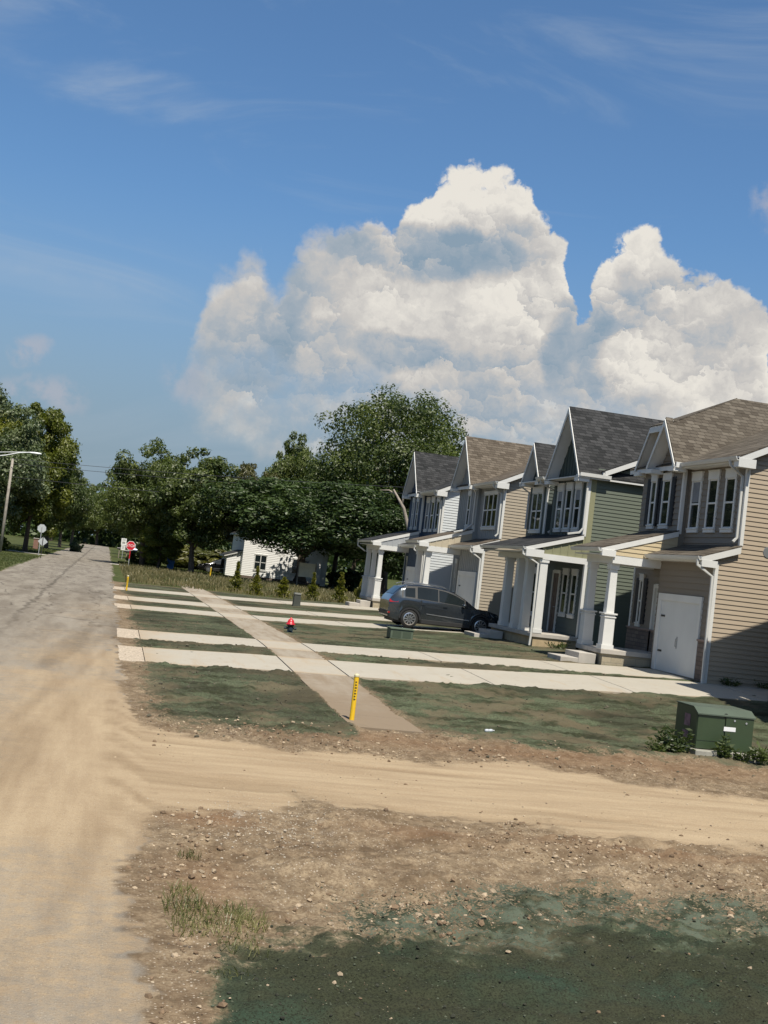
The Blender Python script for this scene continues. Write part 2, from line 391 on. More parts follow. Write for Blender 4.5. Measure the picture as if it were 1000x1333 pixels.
def soil(X, Y):
    """weights of the soils at plan positions"""
    n1 = fbm(X, Y, .55, 4); n2 = fbm(X, Y, 1.7, 4, .55, 9.); n3 = fbm(X, Y, .16, 3, .5, 4.); n4 = fbm(X, Y, 5., 3, .6, 21.)
    w = {}
    re = ROAD_R + (n1-.5)*.5 + (n2-.5)*.25
    road = (1-S(-.45, .40, X-re+(n4-.5)*.5))*S(-.15, .15, X-ROAD_L+(n2-.5)*.5)
    cs = np.abs(Y-cross_y(X)); cross = 1-S(1.7, 2.0, cs+(n2-.5)*.3)
    w['asph'] = np.maximum(road, cross*(Y > 90))
    xs = [-6, -.5, .5, .9, 2.6, 4.5, 7.3, 8.85, 10.75, 20, 60]
    top = np.interp(X, xs, [26, 26, 25, 20.2, 19.2, 19.3, 19.4, 18.5, 18.2, 17.5, 15])
    bot = np.interp(X, xs, [11.0, 11.0, 12.2, 14.4, 15.2, 14.6, 14.5, 14.3, 14.0, 13.5, 11])
    wob = (n1-.5)*2.2 + (n2-.5)*1.2
    sand = S(-.9-2.6*(1-S(.2, 1.4, X)), .7+1.6*(1-S(.2, 1.4, X)), Y-bot+wob)*(1-S(-.8-4.5*(1-S(-.2, 1.4, X)), .9+7*(1-S(-.2, 1.4, X)), Y-top+wob*(1+1.5*(X < .6))))
    dusty = .58*(1-S(18, 56, Y+(n3-.5)*30))*S(-3.2, .4, X)*(.45+.55*S(9, 15, Y)) + .26*(1-S(10, 80, Y))
    w['sand'] = np.where(w['asph'] > .5, np.maximum(sand*(.50+.45*S(-2.5, .6, X+(n3-.5)*2)), dusty), sand)
    # hydroseeded soil
    gB = S(-.5, .6, X-SW[1]-.05+(n2-.5)*.7)*S(-1.3, 1.1, Y-22.0+(n1-.5)*2.4+(n4-.5)*1.2)
    gA = S(-.5, .9, X-.95+(n1-.5)*1.0+(n4-.5)*.7)*(1-S(-.1, .15, X-SW[0]+.02))*S(-2.4, 2.4, Y-(20.9+(n1-.5)*3.4+(n4-.5)*2.4))
    far = 1-S(74.5, 76.2, Y+(n1-.5)*2)
    bY = np.interp(X, [.6, .9, 1.2, 1.7, 2.1, 2.5, 2.9, 3.3, 3.8, 4.2, 4.9, 5.6, 6.4, 9, 14], [7, 8.5, 9.3, 9.55, 9.7, 9.7, 9.65, 9.6, 10.0, 10.35, 10.6, 10.5, 10.4, 10.5, 10.5])
    gC = (1-S(-1.1, 1.1, Y-bY+(n2-.5)*1.5+(n4-.5)*1.3))*S(.72, 1.35, X+(n2-.5)*.6+(n4-.5)*.3)
    sparse = (1-S(-.3, 1.3, Y-bY-.8+(n1-.5)*1.2))*S(1.7, 2.6, X)*S(.40, .66, n4*.55+n2*.45)*.8
    w['speck'] = (1-S(.0, 2.0, Y-bY-.4+(n1-.5)*1.6))*S(1.6, 2.8, X+(n1-.5))*np.clip(.35+n2*.8, 0, 1)
    w['green'] = np.clip(np.maximum(np.maximum(gA, gB)*far, np.maximum(gC, sparse*.5)), 0, 1)*(1-np.clip(w['asph'], 0, 1)*(Y > 12))
    w['deep'] = np.clip(gC, 0, 1)
    w['grass'] = np.clip(np.maximum(1-S(-.3, .3, X-ROAD_L+(n2-.5)*.8), S(74.8, 76.4, Y+(n1-.5)*2)*(1-w['asph'])) , 0, 1)*(1-cross*(Y > 90))*S(28, 36, Y+(n1-.5)*4)
    def gs(x0, y0, sx, sy): return np.exp(-((X-x0)/sx)**2-((Y-y0)/sy)**2)
    w['gravel'] = np.clip(gs(2.2, 13.7, .6, .9)*1.5*S(.40, .68, n4*.5+n2*.5), 0, 1)*.8
    w['red'] = np.clip(1.2*gs(1.45, 13.9, .5, .5) + .7*gs(1.25, 11.2, .35, .9) + .9*gs(4.6, 13.6, 1.6, .35)*n2*1.6 + .85*gs(9.5, 20.8, 4.5, 1.0) + .6*gs(4.8, 21.2, 1.5, .7) + .8*gs(7.2, 13.2, 1.8, .25)*n2*1.7, 0, 1)
    cen = (top+bot)/2; vv = (Y-cen)
    w['rut'] = S(.50, .72, fbm(X*.22+vv*.05, vv*1.9, 1., 3, .55, 44.))*sand*(X > .3) + S(.52, .72, fbm(X*1.7-.12*Y, Y*.10, 1., 3, .55, 47.))*(w['asph'] > .4)*(1-S(45, 70, Y))
    w['damp'] = .0+np.clip(S(.5, .75, fbm(X, Y, .5, 4, .6, 33.)), 0, 1)*np.clip(gA+gB, 0, 1)*(.55+.45*(X > 6)) + .8*gA*S(.40, .62, n1)
    bare = np.clip(1-w['asph']-w['sand'], 0, 1)
    rough = np.clip(bare*.9 + w['green']*.5, 0, 1)*(1-.8*w['grass'])
    return w, rough
def ground_mat(name):
    m, t, b = new_mat(name)
    pos = t.add('ShaderNodeNewGeometry').outputs['Position']
    nb = t.noise(pos, .7, 5, .6); nm = t.noise(pos, 4.5, 6, .65); nf = t.noise(pos, 28, 4, .65); nff = t.noise(pos, 110, 2, .6)
    vo = t.add('ShaderNodeTexVoronoi'); t.link(pos, vo.inputs[0]); vo.inputs['Scale'].default_value = 38; vo.inputs['Randomness'].default_value = 1
    vs = t.add('ShaderNodeSeparateColor'); t.link(vo.outputs['Color'], vs.inputs[0])
    peb = t.math('MULTIPLY', t.sstep(vo.outputs['Distance'], .42, .28), t.sstep(vs.outputs[0], .80, .86))
    def edge(name, amp=.75, lo=.38, hi=.62):
        a = t.attr(name)
        k = t.math('ADD', a, t.math('MULTIPLY', t.math('SUBTRACT', t.math('ADD', t.math('MULTIPLY', nm, .6), t.math('MULTIPLY', nf, .4)), .5), t.math('MULTIPLY', amp*4, t.math('MULTIPLY', a, t.math('SUBTRACT', 1, a)))))
        return t.sstep(k, lo, hi)
    dirt = t.mix(t.sstep(nm, .3, .72), (.165, .123, .080), (.37, .287, .19))
    dirt = t.mix(t.math('MULTIPLY', t.sstep(nb, .44, .60), .7), dirt, t.mix(t.sstep(nm, .35, .65), (.105, .074, .045), (.25, .182, .116)))
    dirt = t.mix(t.math('MULTIPLY', t.sstep(nf, .42, .62), .55), dirt, (.13, .085, .05))
    dirt = t.mix(t.math('MULTIPLY', peb, .8), dirt, (.50, .42, .33))
    dirt = t.mix(t.math('MULTIPLY', t.attr('red'), .5), dirt, t.mix(nf, (.13, .065, .032), (.27, .15, .08)))
    dirt = t.mix(t.math('MULTIPLY', t.sstep(t.math('ADD', t.attr('gravel'), t.math('MULTIPLY', nf, .5)), .5, .8), .9), dirt, t.mix(t.sstep(nff, .3, .7), (.20, .155, .115), (.50, .44, .36)))
    st1 = t.noise(t.mapping(pos, scale=(.35, 2.0, 1)), 1.2, 6, .65); st2 = t.noise(t.mapping(pos, scale=(2.2, .22, 1)), 1.3, 6, .65)
    st = t.math('ADD', t.math('MULTIPLY', st1, t.math('SUBTRACT', 1, t.math('MULTIPLY', t.attr('asph'), .8))), t.math('MULTIPLY', st2, t.math('MULTIPLY', t.attr('asph'), .8)))
    sand = t.mix(t.sstep(st, .3, .7), (.36, .268, .172), (.47, .365, .240))
    sand = t.mix(t.math('MULTIPLY', t.sstep(nf, .5, .70), .4), sand, (.28, .195, .118))
    sand = t.mix(t.math('MULTIPLY', t.sstep(nff, .55, .7), .35), sand, (.60, .48, .33))
    sand = t.mix(t.math('MULTIPLY', peb, .35), sand, (.62, .52, .40))
    al = t.noise(t.mapping(pos, scale=(1.5, .25, 1)), 1.0, 5, .65)
    asp = t.mix(t.sstep(al, .3, .7), (.21, .185, .155), (.33, .30, .255))
    asp = t.mix(t.math('MULTIPLY', t.sstep(nff, .5, .7), .4), asp, (.13, .115, .10))
    cr = t.add('ShaderNodeTexVoronoi', feature='DISTANCE_TO_EDGE'); t.link(t.vmath('ADD', pos, t.vmath('MULTIPLY', t.add('ShaderNodeCombineXYZ').outputs[0], (0, 0, 0))), cr.inputs[0])
    wp = t.add('ShaderNodeTexNoise'); t.link(pos, wp.inputs[0]); wp.inputs['Scale'].default_value = .9; wp.inputs['Detail'].default_value = 4
    t.link(t.vmath('ADD', t.mapping(pos, scale=(.9, .32, 1)), t.vmath('MULTIPLY', wp.outputs['Color'], (.7, .7, .7))), cr.inputs[0]); cr.inputs['Scale'].default_value = .8
    crack = t.math('MULTIPLY', t.sstep(cr.outputs['Distance'], .03, .008), t.sstep(nb, .40, .56))
    spz = t.add('ShaderNodeSeparateXYZ'); t.link(pos, spz.inputs[0]); farm = t.sstep(spz.outputs[1], 26, 46)
    asp = t.mix(t.math('MULTIPLY', t.math('MULTIPLY', crack, farm), .75), asp, (.07, .06, .052))
    sx = t.add('ShaderNodeSeparateXYZ'); t.link(t.vmath('ADD', pos, t.vmath('MULTIPLY', t.vmath('SUBTRACT', wp.outputs['Color'], (.5, .5, .5)), (.7, 0, 0))), sx.inputs[0])
    seam = t.math('MULTIPLY', t.sstep(t.math('ABSOLUTE', t.math('ADD', sx.outputs[0], 2.35)), .13, .03), t.sstep(nm, .3, .5))
    asp = t.mix(t.math('MULTIPLY', t.math('MULTIPLY', seam, farm), .7), asp, (.08, .07, .06))
    asp = t.mix(t.math('MULTIPLY', peb, .3), asp, (.42, .38, .32))
    asp = t.mix(t.math('MULTIPLY', t.sstep(nm, .5, .7), t.sstep(spz.outputs[1], 20, 12)), asp, (.30, .225, .15))
    gn = t.noise(t.mapping(pos, scale=(.40, 1.1, 1)), 1.5, 8, .7)
    grn = t.mix(t.sstep(gn, .38, .60), (.036, .042, .020), (.120, .142, .085))
    grn = t.mix(t.math('MULTIPLY', t.sstep(nm, .50, .68), .55), grn, (.13, .12, .08))
    grn = t.mix(t.math('MULTIPLY', t.sstep(nf, .45, .62), .6), grn, (.033, .033, .020))
    grn = t.mix(t.math('MULTIPLY', t.sstep(t.noise(pos, .55, 5, .65), .47, .60), .75), grn, (.150, .122, .078))
    grn = t.mix(t.math('MULTIPLY', t.attr('damp'), .55), grn, (.034, .032, .021))
    grn = t.mix(t.sstep(t.attr('deep'), .3, .9, 0, .92), grn, t.mix(t.math('MULTIPLY', t.sstep(t.noise(pos, 55, 4, .65), .46, .62), .8), t.mix(t.sstep(nb, .45, .68), (.042, .047, .027), (.030, .055, .037)), (.014, .015, .010)))
    gra = t.mix(t.sstep(nb, .35, .65), (.055, .075, .022), (.13, .135, .055))
    gra = t.mix(t.math('MULTIPLY', nf, .6), gra, (.035, .05, .016))
    c = dirt
    c = t.mix(edge('grass'), c, gra)
    c = t.mix(edge('asph', .5), c, asp)
    sa = t.attr('sand'); mixn = t.math('ADD', t.math('MULTIPLY', nb, .30), t.math('ADD', t.math('MULTIPLY', nm, .40), t.math('MULTIPLY', nf, .30)))
    sk = t.math('ADD', sa, t.math('MULTIPLY', t.math('SUBTRACT', mixn, .5), t.math('MULTIPLY', t.math('MULTIPLY', sa, t.math('SUBTRACT', 1, sa)), 7.0)))
    sk = t.math('ADD', t.math('MULTIPLY', t.sstep(sk, .22, .78), .75), t.math('MULTIPLY', sa, .25), clamp=True)
    c = t.mix(sk, c, sand)
    ns = t.noise(pos, 16, 5, .7); ns2 = t.noise(pos, 45, 3, .6)
    spk = t.sstep(t.math('ADD', t.math('MULTIPLY', t.attr('speck'), .34), t.math('ADD', t.math('MULTIPLY', ns, .55), t.math('MULTIPLY', ns2, .45))), .66, .74)
    c = t.mix(t.math('MULTIPLY', spk, t.sstep(t.attr('speck'), .05, .3)), c, t.mix(t.sstep(nm, .4, .6), (.105, .125, .09), (.035, .043, .026)))
    c = t.mix(edge('green', 2.4, .30, .70), c, grn)
    # grain, grit and tyre marks
    c = t.mix(t.math('MULTIPLY', t.attr('rut'), .46), c, t.mix(1., c, (.62, .58, .54), 'MULTIPLY'))
    gr = t.noise(pos, 75, 4, .75); gr2 = t.noise(pos, 210, 2, .6); gk = t.math('ADD', t.math('MULTIPLY', gr, .6), t.math('MULTIPLY', gr2, .4))
    c = t.mix(t.sstep(gk, .50, .36, 0, .55), c, t.mix(1., c, (.42, .40, .38), 'MULTIPLY'))
    c = t.mix(t.sstep(gk, .55, .66, 0, .42), c, t.mix(1., c, (1.6, 1.6, 1.6), 'MULTIPLY'))
    c = t.mix(1., c, (.86, .86, .86), 'MULTIPLY')
    t.link(c, b.inputs['Base Color']); b.inputs['Roughness'].default_value = .95; b.inputs['Specular IOR Level'].default_value = .12
    hb = t.math('ADD', t.math('MULTIPLY', nm, .5), t.math('ADD', t.math('MULTIPLY', nf, .35), t.math('MULTIPLY', peb, .3)))
    t.link(t.bump(hb, .55, .05), b.inputs['Normal'])
    MATS[name] = m; return m
GROUND = ground_mat('earth')
def grid_sheet(name, xs, ys, zf, m, kind='structure', attrs=True):
    xs = np.asarray(xs, float); ys = np.asarray(ys, float)
    X, Y = np.meshgrid(xs, ys); X = X.ravel(); Y = Y.ravel()
    w, rough = soil(X, Y); Z = zf(X, Y, w, rough)
    nx, ny = len(xs), len(ys)
    i = np.arange((ny-1)*(nx-1)); r = i//(nx-1); c = i % (nx-1); a = r*nx+c
    F = np.stack([a, a+1, a+nx+1, a+nx], 1)
    me = bpy.data.meshes.new(name)
    me.vertices.add(len(X)); me.vertices.foreach_set('co', np.stack([X, Y, Z], 1).ravel())
    me.loops.add(F.size); me.loops.foreach_set('vertex_index', F.ravel().astype(np.int32))
    me.polygons.add(len(F)); me.polygons.foreach_set('loop_start', (np.arange(len(F))*4).astype(np.int32)); me.polygons.foreach_set('loop_total', np.full(len(F), 4, np.int32))
    me.update(calc_edges=True); me.polygons.foreach_set('use_smooth', np.ones(len(F), bool))
    for k in w:
        w[k] = np.asarray(w[k], float)+0*X
        at = me.attributes.new(k, 'FLOAT', 'POINT'); at.data.foreach_set('value', np.clip(w[k], 0, 1).astype(np.float32))
    me.materials.append(m); o = bpy.data.objects.new(name, me); COL.objects.link(o); o['kind'] = kind
    return o
def steps(*segs):
    out = []
    for a, b, d in segs: out += list(np.arange(a, b-1e-6, d))
    return out + [segs[-1][1]]
def near_path(X, Y):
    """1 under the slabs and the road sheet, where the soil sits lower"""
    k = S(0, .12, X-SW[0])*(1-S(-.12, 0, X-SW[1]))*S(22.3, 22.5, Y)*(1-S(83.4, 83.6, Y))
    for q, (a, b) in enumerate(DRIVES):
        yy = Y-bend(q, X); k = np.maximum(k, S(0, .12, yy-a)*(1-S(-.12, 0, yy-b))*S(.8, 1.0, X))
    return k
MOUNDS = [(5.2, 13.0, .9, .22, .07), (6.9, 12.5, .5, .25, .07), (8.3, 13.0, .9, .22, .08), (4.2, 12.6, .4, .2, .06), (1.9, 12.3, .3, .2, .05), (5.9, 11.9, .35, .22, .07), (7.6, 11.9, .6, .25, .06), (2.55, 11.7, .45, .35, .05), (4.6, 13.4, 1.5, .30, .09), (3.1, 14.3, .4, .25, .06), (3.6, 11.6, .5, .35, .13), (2.3, 11.75, .35, .25, .08), (7.3, 13.2, 1.6, .28, .10),
          (5.6, 12.4, .7, .3, .06), (2.9, 12.4, .5, .3, .06), (1.4, 12.6, .35, .3, .05), (6.2, 11.5, .6, .3, .06), (3.4, 13.9, .9, .16, .07), (5.4, 13.6, .7, .14, .07), (7.0, 14.0, 1.2, .14, .08), (9.2, 13.5, 1.0, .16, .08), (2.0, 12.9, .25, .15, .05), (4.5, 11.3, .3, .2, .06), (3.1, 11.0, .25, .2, .05), (4.7, 22.3, .25, .2, .10), (3.6, 21.6, .3, .2, .07), (5.2, 11.9, .35, .2, .09), (10.5, 22.0, 1.5, .4, .06)]
def ground_z(X, Y, w, rough):
    z = hz(X, Y)
    near = 1-S(28, 60, Y)
    n = (fbm(X, Y, 1.3, 4, .55, 50.)-.5)*.15 + (np.abs(fbm(X, Y, 4.3, 4, .6, 61.)-.5))*.15 + (fbm(X, Y, 13., 2, .5, 71.)-.5)*.06
    z = z + n*rough*(.35+.65*near)*np.where(Y < 35, 1, .7)*S(.62, 1.3, np.where(X > -3, X, 5))
    for x0, y0, sx, sy, h in MOUNDS: z = z + h*np.exp(-((X-x0)/sx)**2-((Y-y0)/sy)**2)*(.6+.8*fbm(X, Y, 5, 3))
    z = z + w['sand']*(fbm(X*.4, Y*2.2, 1., 3, .5, 81.)-.5)*.05*S(.8, 2.6, X) - .022*w['rut']*S(.8, 2.0, X)
    deepin = S(.0, .5, ROAD_R-.35-X)*S(0, .4, X-ROAD_L-.2)
    z = z - .05*deepin - .07*near_path(X, Y)
    z = z - .05*(1-S(1.2, 1.7, np.abs(Y-cross_y(X))))*(Y > 90)
    return z
xs = steps((-160, -40, 12), (-40, -8, 2), (-8, -2.4, .3), (-2.4, 8, .05), (8, 14, .10), (14, 24, .25), (24, 40, 2), (40, 160, 12))
ys = steps((-40, 4, 4), (4, 7, .5), (7, 15.5, .045), (15.5, 26, .08), (26, 40, .14), (40, 76, .3), (76, 140, .7), (140, 240, 4), (240, 420, 20))
grid_sheet('ground', xs, ys, ground_z, GROUND)
rx = steps((ROAD_L-.05, -2, .4), (-2, ROAD_R, .12)); ry = steps((-30, 6, 4), (6, 20, .12), (20, 60, .3), (60, 130, .8), (130, 380, 4))
grid_sheet('road', rx, ry, lambda X, Y, w, r: hz(X, Y)+.004+(fbm(X, Y, .8, 3)-.5)*.012+.012*S(0, .3, ROAD_R-X), GROUND)

# cross street, sidewalk and driveways: sheets draped on the land with real edges
CONC = concrete_mat('new_concrete', (.38, .35, .295), (.47, .435, .37), (.40, .31, .21), .22)
CONC_D = concrete_mat('dusty_concrete', (.31, .27, .215), (.40, .35, .285), (.23, .172, .115), .6)
AGG = mat('exposed_aggregate', (.42, .35, .27), .95, .45, 22, bump=.5, bscale=60)
STREET = mat('old_street', (.36, .34, .30), .95, .18, .8, bump=.15)
def drape(name, cells, th, m, dustf=None, kind='structure', q=None):
    """cells: rectangles (x0,x1,y0,y1) in slabs with a joint between them; curved on the land"""
    v = []; f = []; du = []
    for x0, x1, y0, y1 in cells:
        nx = max(2, int((x1-x0)/.3)+1); ny = max(2, int((y1-y0)/.15)+1); i = len(v)
        for a in range(ny):
            for b in range(nx):
                x = x0+(x1-x0)*b/(nx-1); y = y0+(y1-y0)*a/(ny-1); y_ = y+(float(bend(q, x)) if q is not None else 0); v.append((x, y_, h1(x, y_)+th)); du.append(dustf(x, y) if dustf else 0)
        for a in range(ny-1):
            for b in range(nx-1): k = i+a*nx+b; f.append((k, k+1, k+nx+1, k+nx))
        rim = [i+b for b in range(nx)]+[i+a*nx+nx-1 for a in range(1, ny)]+[i+(ny-1)*nx+b for b in range(nx-2, -1, -1)]+[i+a*nx for a in range(ny-2, 0, -1)]
        j = len(v)
        for k in rim: v.append((v[k][0], v[k][1], v[k][2]-.16)); du.append(.6)
        n = len(rim)
        for k in range(n): f.append((rim[k], j+k, j+(k+1) % n, rim[(k+1) % n]))
    me = bpy.data.meshes.new(name); me.from_pydata(v, [], f); me.update(); me.materials.append(m)
    at = me.attributes.new('dust', 'FLOAT', 'POINT'); at.data.foreach_set('value', du)
    o = bpy.data.objects.new(name, me); COL.objects.link(o); o['kind'] = kind; return o
def split(a, b, n, g=.026): return [(a+(b-a)*k/n+g/2, a+(b-a)*(k+1)/n-g/2) for k in range(n)]
for q_, (a, b) in enumerate(DRIVES):
    end = (21.5, 17.3, 17.0, 16.5, 16.4)[q_]
    cells = []
    parts_ = [(1.25, SW[0]-.006), (SW[0]+.006, SW[1]-.006), (SW[1]+.006, end)]
    for x0, x1 in parts_:
        for c0, c1 in split(x0, x1, max(1, round((x1-x0)/3.8))): cells.append((c0, c1, a, b))
    drape('driveway', cells, .012, CONC, lambda x, y, a=a, b=b: .75*math.exp(-(x-1.2)/1.2)+(.40 if SW[0] < x < SW[1] else 0)+.62*math.exp(-min(y-a, b-y)/.13), q=q_)
    drape('driveway_apron', [(.62, 1.245, a+.05, b-.05)], .006, AGG)
sw = []; y = 22.4
while y < 83.4:
    y2 = min(y+1.53, 83.5)
    inside = [d for d in DRIVES if d[0]-.01 < y2 and d[1]+.01 > y]
    if inside:
        d = inside[0]
        if y < d[0]-.3: sw.append((SW[0], SW[1], y, d[0]-.01))
        y = d[1]+.01; continue
    sw.append((SW[0], SW[1], y, y2-.012)); y = y2
drape('sidewalk', sw, .010, CONC_D, lambda x, y: .95*math.exp(-abs(y-22.4)/5.5)+.18+.25*math.exp(-min(x-SW[0], SW[1]-x)/.12))
v = []; f = []
for k in range(71):
    x = -40+k*1.5; c = float(cross_y(x))
    for dy in (-1.9, 1.9): v.append((x, c+dy, h1(x, c+dy)+.008))
    if k: i = 2*k; f.append((i-2, i, i+1, i-1))
me = bpy.data.meshes.new('cross_street'); me.from_pydata(v, [], f); me.materials.append(STREET)
o = bpy.data.objects.new('cross_street', me); COL.objects.link(o); o['kind'] = 'structure'

# ------------------------------------------------------------------ house parts
def clip_poly(P, c, keep_above):
    out = []
    for k in range(len(P)):
        a, b = P[k], P[(k+1) % len(P)]
        ia = (a[1] >= c) if keep_above else (a[1] <= c); ib = (b[1] >= c) if keep_above else (b[1] <= c)
        if ia: out.append(a)
        if ia != ib:
            t = (c-a[1])/(b[1]-a[1]); out.append((a[0]+t*(b[0]-a[0]), c))
    return out
def pt(face, plane, u, d, c):
    """W faces the street (-x), S faces the viewer (-y), N and E their backs; d is the distance out of the wall"""
    return {'W': (plane-d, u, c), 'S': (u, plane-d, c), 'N': (u, plane+d, c), 'E': (plane+d, u, c)}[face]
def wbox(mb, face, plane, u0, u1, d0, d1, c0, c1):
    a = pt(face, plane, u0, d0, c0); b = pt(face, plane, u1, d1, c1)
    mb.box(min(a[0], b[0]), max(a[0], b[0]), min(a[1], b[1]), max(a[1], b[1]), min(a[2], b[2]), max(a[2], b[2]))
def siding(face, plane, outline, course=.14, lap=.020, mb=None):
    mb = mb or MB(); c0 = min(p[1] for p in outline); c1 = max(p[1] for p in outline)
    flip = face in ('W', 'N')
    n = int(math.ceil((c1-c0)/course))
    for k in range(n):
        a = c0+k*course; b = min(a+course, c1)
        q = clip_poly(clip_poly(outline, a, True), b, False)
        if len(q) < 3: continue
        pts = [pt(face, plane, u, lap*(1-(c-a)/course)+.004, c) for u, c in q]
        mb.poly(pts[::-1] if flip else pts)
        lo = [u for u, c in q if abs(c-a) < 1e-6]
        if len(lo) >= 2:
            u0, u1 = min(lo), max(lo)
            mb.poly([pt(face, plane, u0, lap+.004, a), pt(face, plane, u1, lap+.004, a), pt(face, plane, u1, -.01, a), pt(face, plane, u0, -.01, a)])
    return mb
def battens(face, plane, outline, step=.3):
    mb = MB(); pts = [pt(face, plane, u, .006, c) for u, c in outline]; mb.poly(pts)
    us = [p[0] for p in outline]; u = min(us)+.1
    while u < max(us)-.02:
        P = [(c, uu) for uu, c in outline]      # clip across u
        q = clip_poly(clip_poly(P, u-.02, True), u+.02, False)
        if len(q) >= 3:
            cs = [c for c, uu in q]; wbox(mb, face, plane, u-.02, u+.02, .004, .024, min(cs), max(cs)-.0)
        u += step
    return mb
def cover(style, face, plane, outline, parent, m, name='wall'):
    mb = battens(face, plane, outline) if style == 'bb' else (siding(face, plane, outline, .19, .026) if face == 'W' else siding(face, plane, outline))
    return mb.build(name, m, parent)
def window(parent, face, plane, u0, u1, c0, c1, m=None, lites=1, head=.2, glass=None, shutters=None, blind=0):
    f = MB(); s = .085; m = m or WHITE
    wbox(f, face, plane, u0-.02, u1+.02, -.01, .075, c1-head, c1)          # head casing
    wbox(f, face, plane, u0-.035, u1+.035, -.01, .095, c1, c1+.03)
    wbox(f, face, plane, u0-.02, u1+.02, -.01, .08, c0, c0+.10)             # apron
    wbox(f, face, plane, u0-.03, u1+.03, -.01, .10, c0+.10, c0+.14)         # sill
    a, b = c0+.14, c1-head
    for k in range(lites+1):
        uu = u0+(u1-u0)*k/lites; w = s if k in (0, lites) else s*.9
        x0 = uu if k == 0 else (uu-w if k == lites else uu-w/2)
        wbox(f, face, plane, x0, x0+w, -.01, .06, a, b)
    mid = (a+b)/2+.02
    for k in range(lites):
        p, q = u0+(u1-u0)*k/lites, u0+(u1-u0)*(k+1)/lites
        wbox(f, face, plane, p+s, q-s, -.01, .045, mid-.03, mid+.03)
        wbox(f, face, plane, p+s, q-s, -.01, .04, b-.04, b); wbox(f, face, plane, p+s, q-s, -.01, .04, a, a+.04)
    o = f.build('window', m, parent, bevel=.006)
    g = MB(); wbox(g, face, plane, u0+.05, u1-.05, -.02, .034, a+.02, b-.02); g.build('pane', glass or GLASS, o)
    if blind:
        bl_ = MB(); wbox(bl_, face, plane, u0+.09, u1-.09, .034, .037, b-.04-blind*(b-a), b-.04); bl_.build('blind', mat('blind_grey', (.20, .21, .23), .5, .2, 3), o)
    if shutters:
        for x0 in (u0-.30, u1+.03):
            h = MB(); wbox(h, face, plane, x0, x0+.27, 0, .05, c0+.1, c1-.12)
            for kk in range(14):
                z = c0+.2+kk*(c1-c0-.45)/13; wbox(h, face, plane, x0+.04, x0+.23, .05, .062, z, z+.06)
            h.build('shutter', shutters, parent)
    return o
def slabroof(parent, pts, m, trim=None, th=.035, td=.15, inset=.03):
    """shingle sheet on a boarded deck with a painted edge"""
    P = [Vector(p) for p in pts]; n = (P[1]-P[0]).cross(P[2]-P[0]).normalized()
    if n.z < 0: P.reverse(); n = -n
    dn = Vector((0, 0, -1)); th = th/max(n.z, .5)
    o = MB().slab([p for p in P], dn*th).build('roof', m, parent)
    c = sum(P, Vector())/len(P)
    Q = [p+(c-p).normalized()*inset+dn*(th+.004) for p in P]
    MB().slab(Q, dn*td).build('roof_trim', trim or WHITE, o)
    return o
def gutter(parent, a, b, m=None):
    """trough along the eave from a to b"""
    a, b = Vector(a), Vector(b); d = (b-a).normalized(); s = Vector((d.y, -d.x, 0))
    if s.x > 0: s = -s
    prof = [(0, 0), (0, -.11), (.07, -.12), (.11, -.05), (.125, 0), (.10, 0), (.085, -.05), (.06, -.095), (.02, -.09), (.02, 0)]
    mb = MB(); i = 0
    for p in (a, b):
        for x, z in prof: mb.v.append(tuple(p+s*x+Vector((0, 0, z))))
    n = len(prof)
    for k in range(n): mb.f.append((k, (k+1) % n, n+(k+1) % n, n+k))
    mb.f.append(tuple(range(n))); mb.f.append(tuple(range(2*n-1, n-1, -1)))
    return mb.build('gutter', m or GUTTER, parent)
def downspout(parent, pts, m=None):
    return MB().tube(pts, .052, 4).build('downspout', m or GUTTER, parent, bevel=.008)
def column(parent, a, b, z0, z1, m=None, ped=1.1, w=.18, top=.115):
    mb = MB(); m = m or WHITE
    if ped:
        mb.taper(a, b, z0, z0+.14, w+.03, w+.03); mb.taper(a, b, z0+.14, z0+ped, w, w*.97)
        mb.taper(a, b, z0+ped, z0+ped+.05, w+.045, w+.045); mb.taper(a, b, z0+ped-.10, z0+ped-.06, w+.02, w+.02)
        mb.taper(a, b, z0+ped+.05, z1-.2, w*.74, top); mb.taper(a, b, z1-.2, z1, top+.035, top+.035)
    else:
        mb.taper(a, b, z0, z0+.16, w+.02, w+.02); mb.taper(a, b, z0+.16, z1-.12, w, w*.92); mb.taper(a, b, z1-.12, z1, w+.02, w+.02)
    return mb.build('porch_column', m, parent, bevel=.008)
def corner_board(parent, x, y, z0, z1, m=None, w=.11):
    return MB().box(x-.03, x+w-.03, y-.035, y+w-.035, z0, z1).build('corner_board', m or WHITE, parent)
def rake(parent, p, q, side, m=None, h=.19, t=.05, ret=0):
    """sloping board from p up to q, facing 'side' (unit vector)"""
    p, q, s = Vector(p), Vector(q), Vector(side); up = Vector((0, 0, 1))
    mb = MB().slab([p, q, q-up*h, p-up*h], s*t)
    if ret: mb.box(min(p.x, p.x+ret), max(p.x, p.x+ret), p.y-.0 if s.y > 0 else p.y-t, p.y+t if s.y > 0 else p.y+.0, p.z-.36, p.z-h*.8)
    return mb.build('rake_board', m or WHITE, parent)
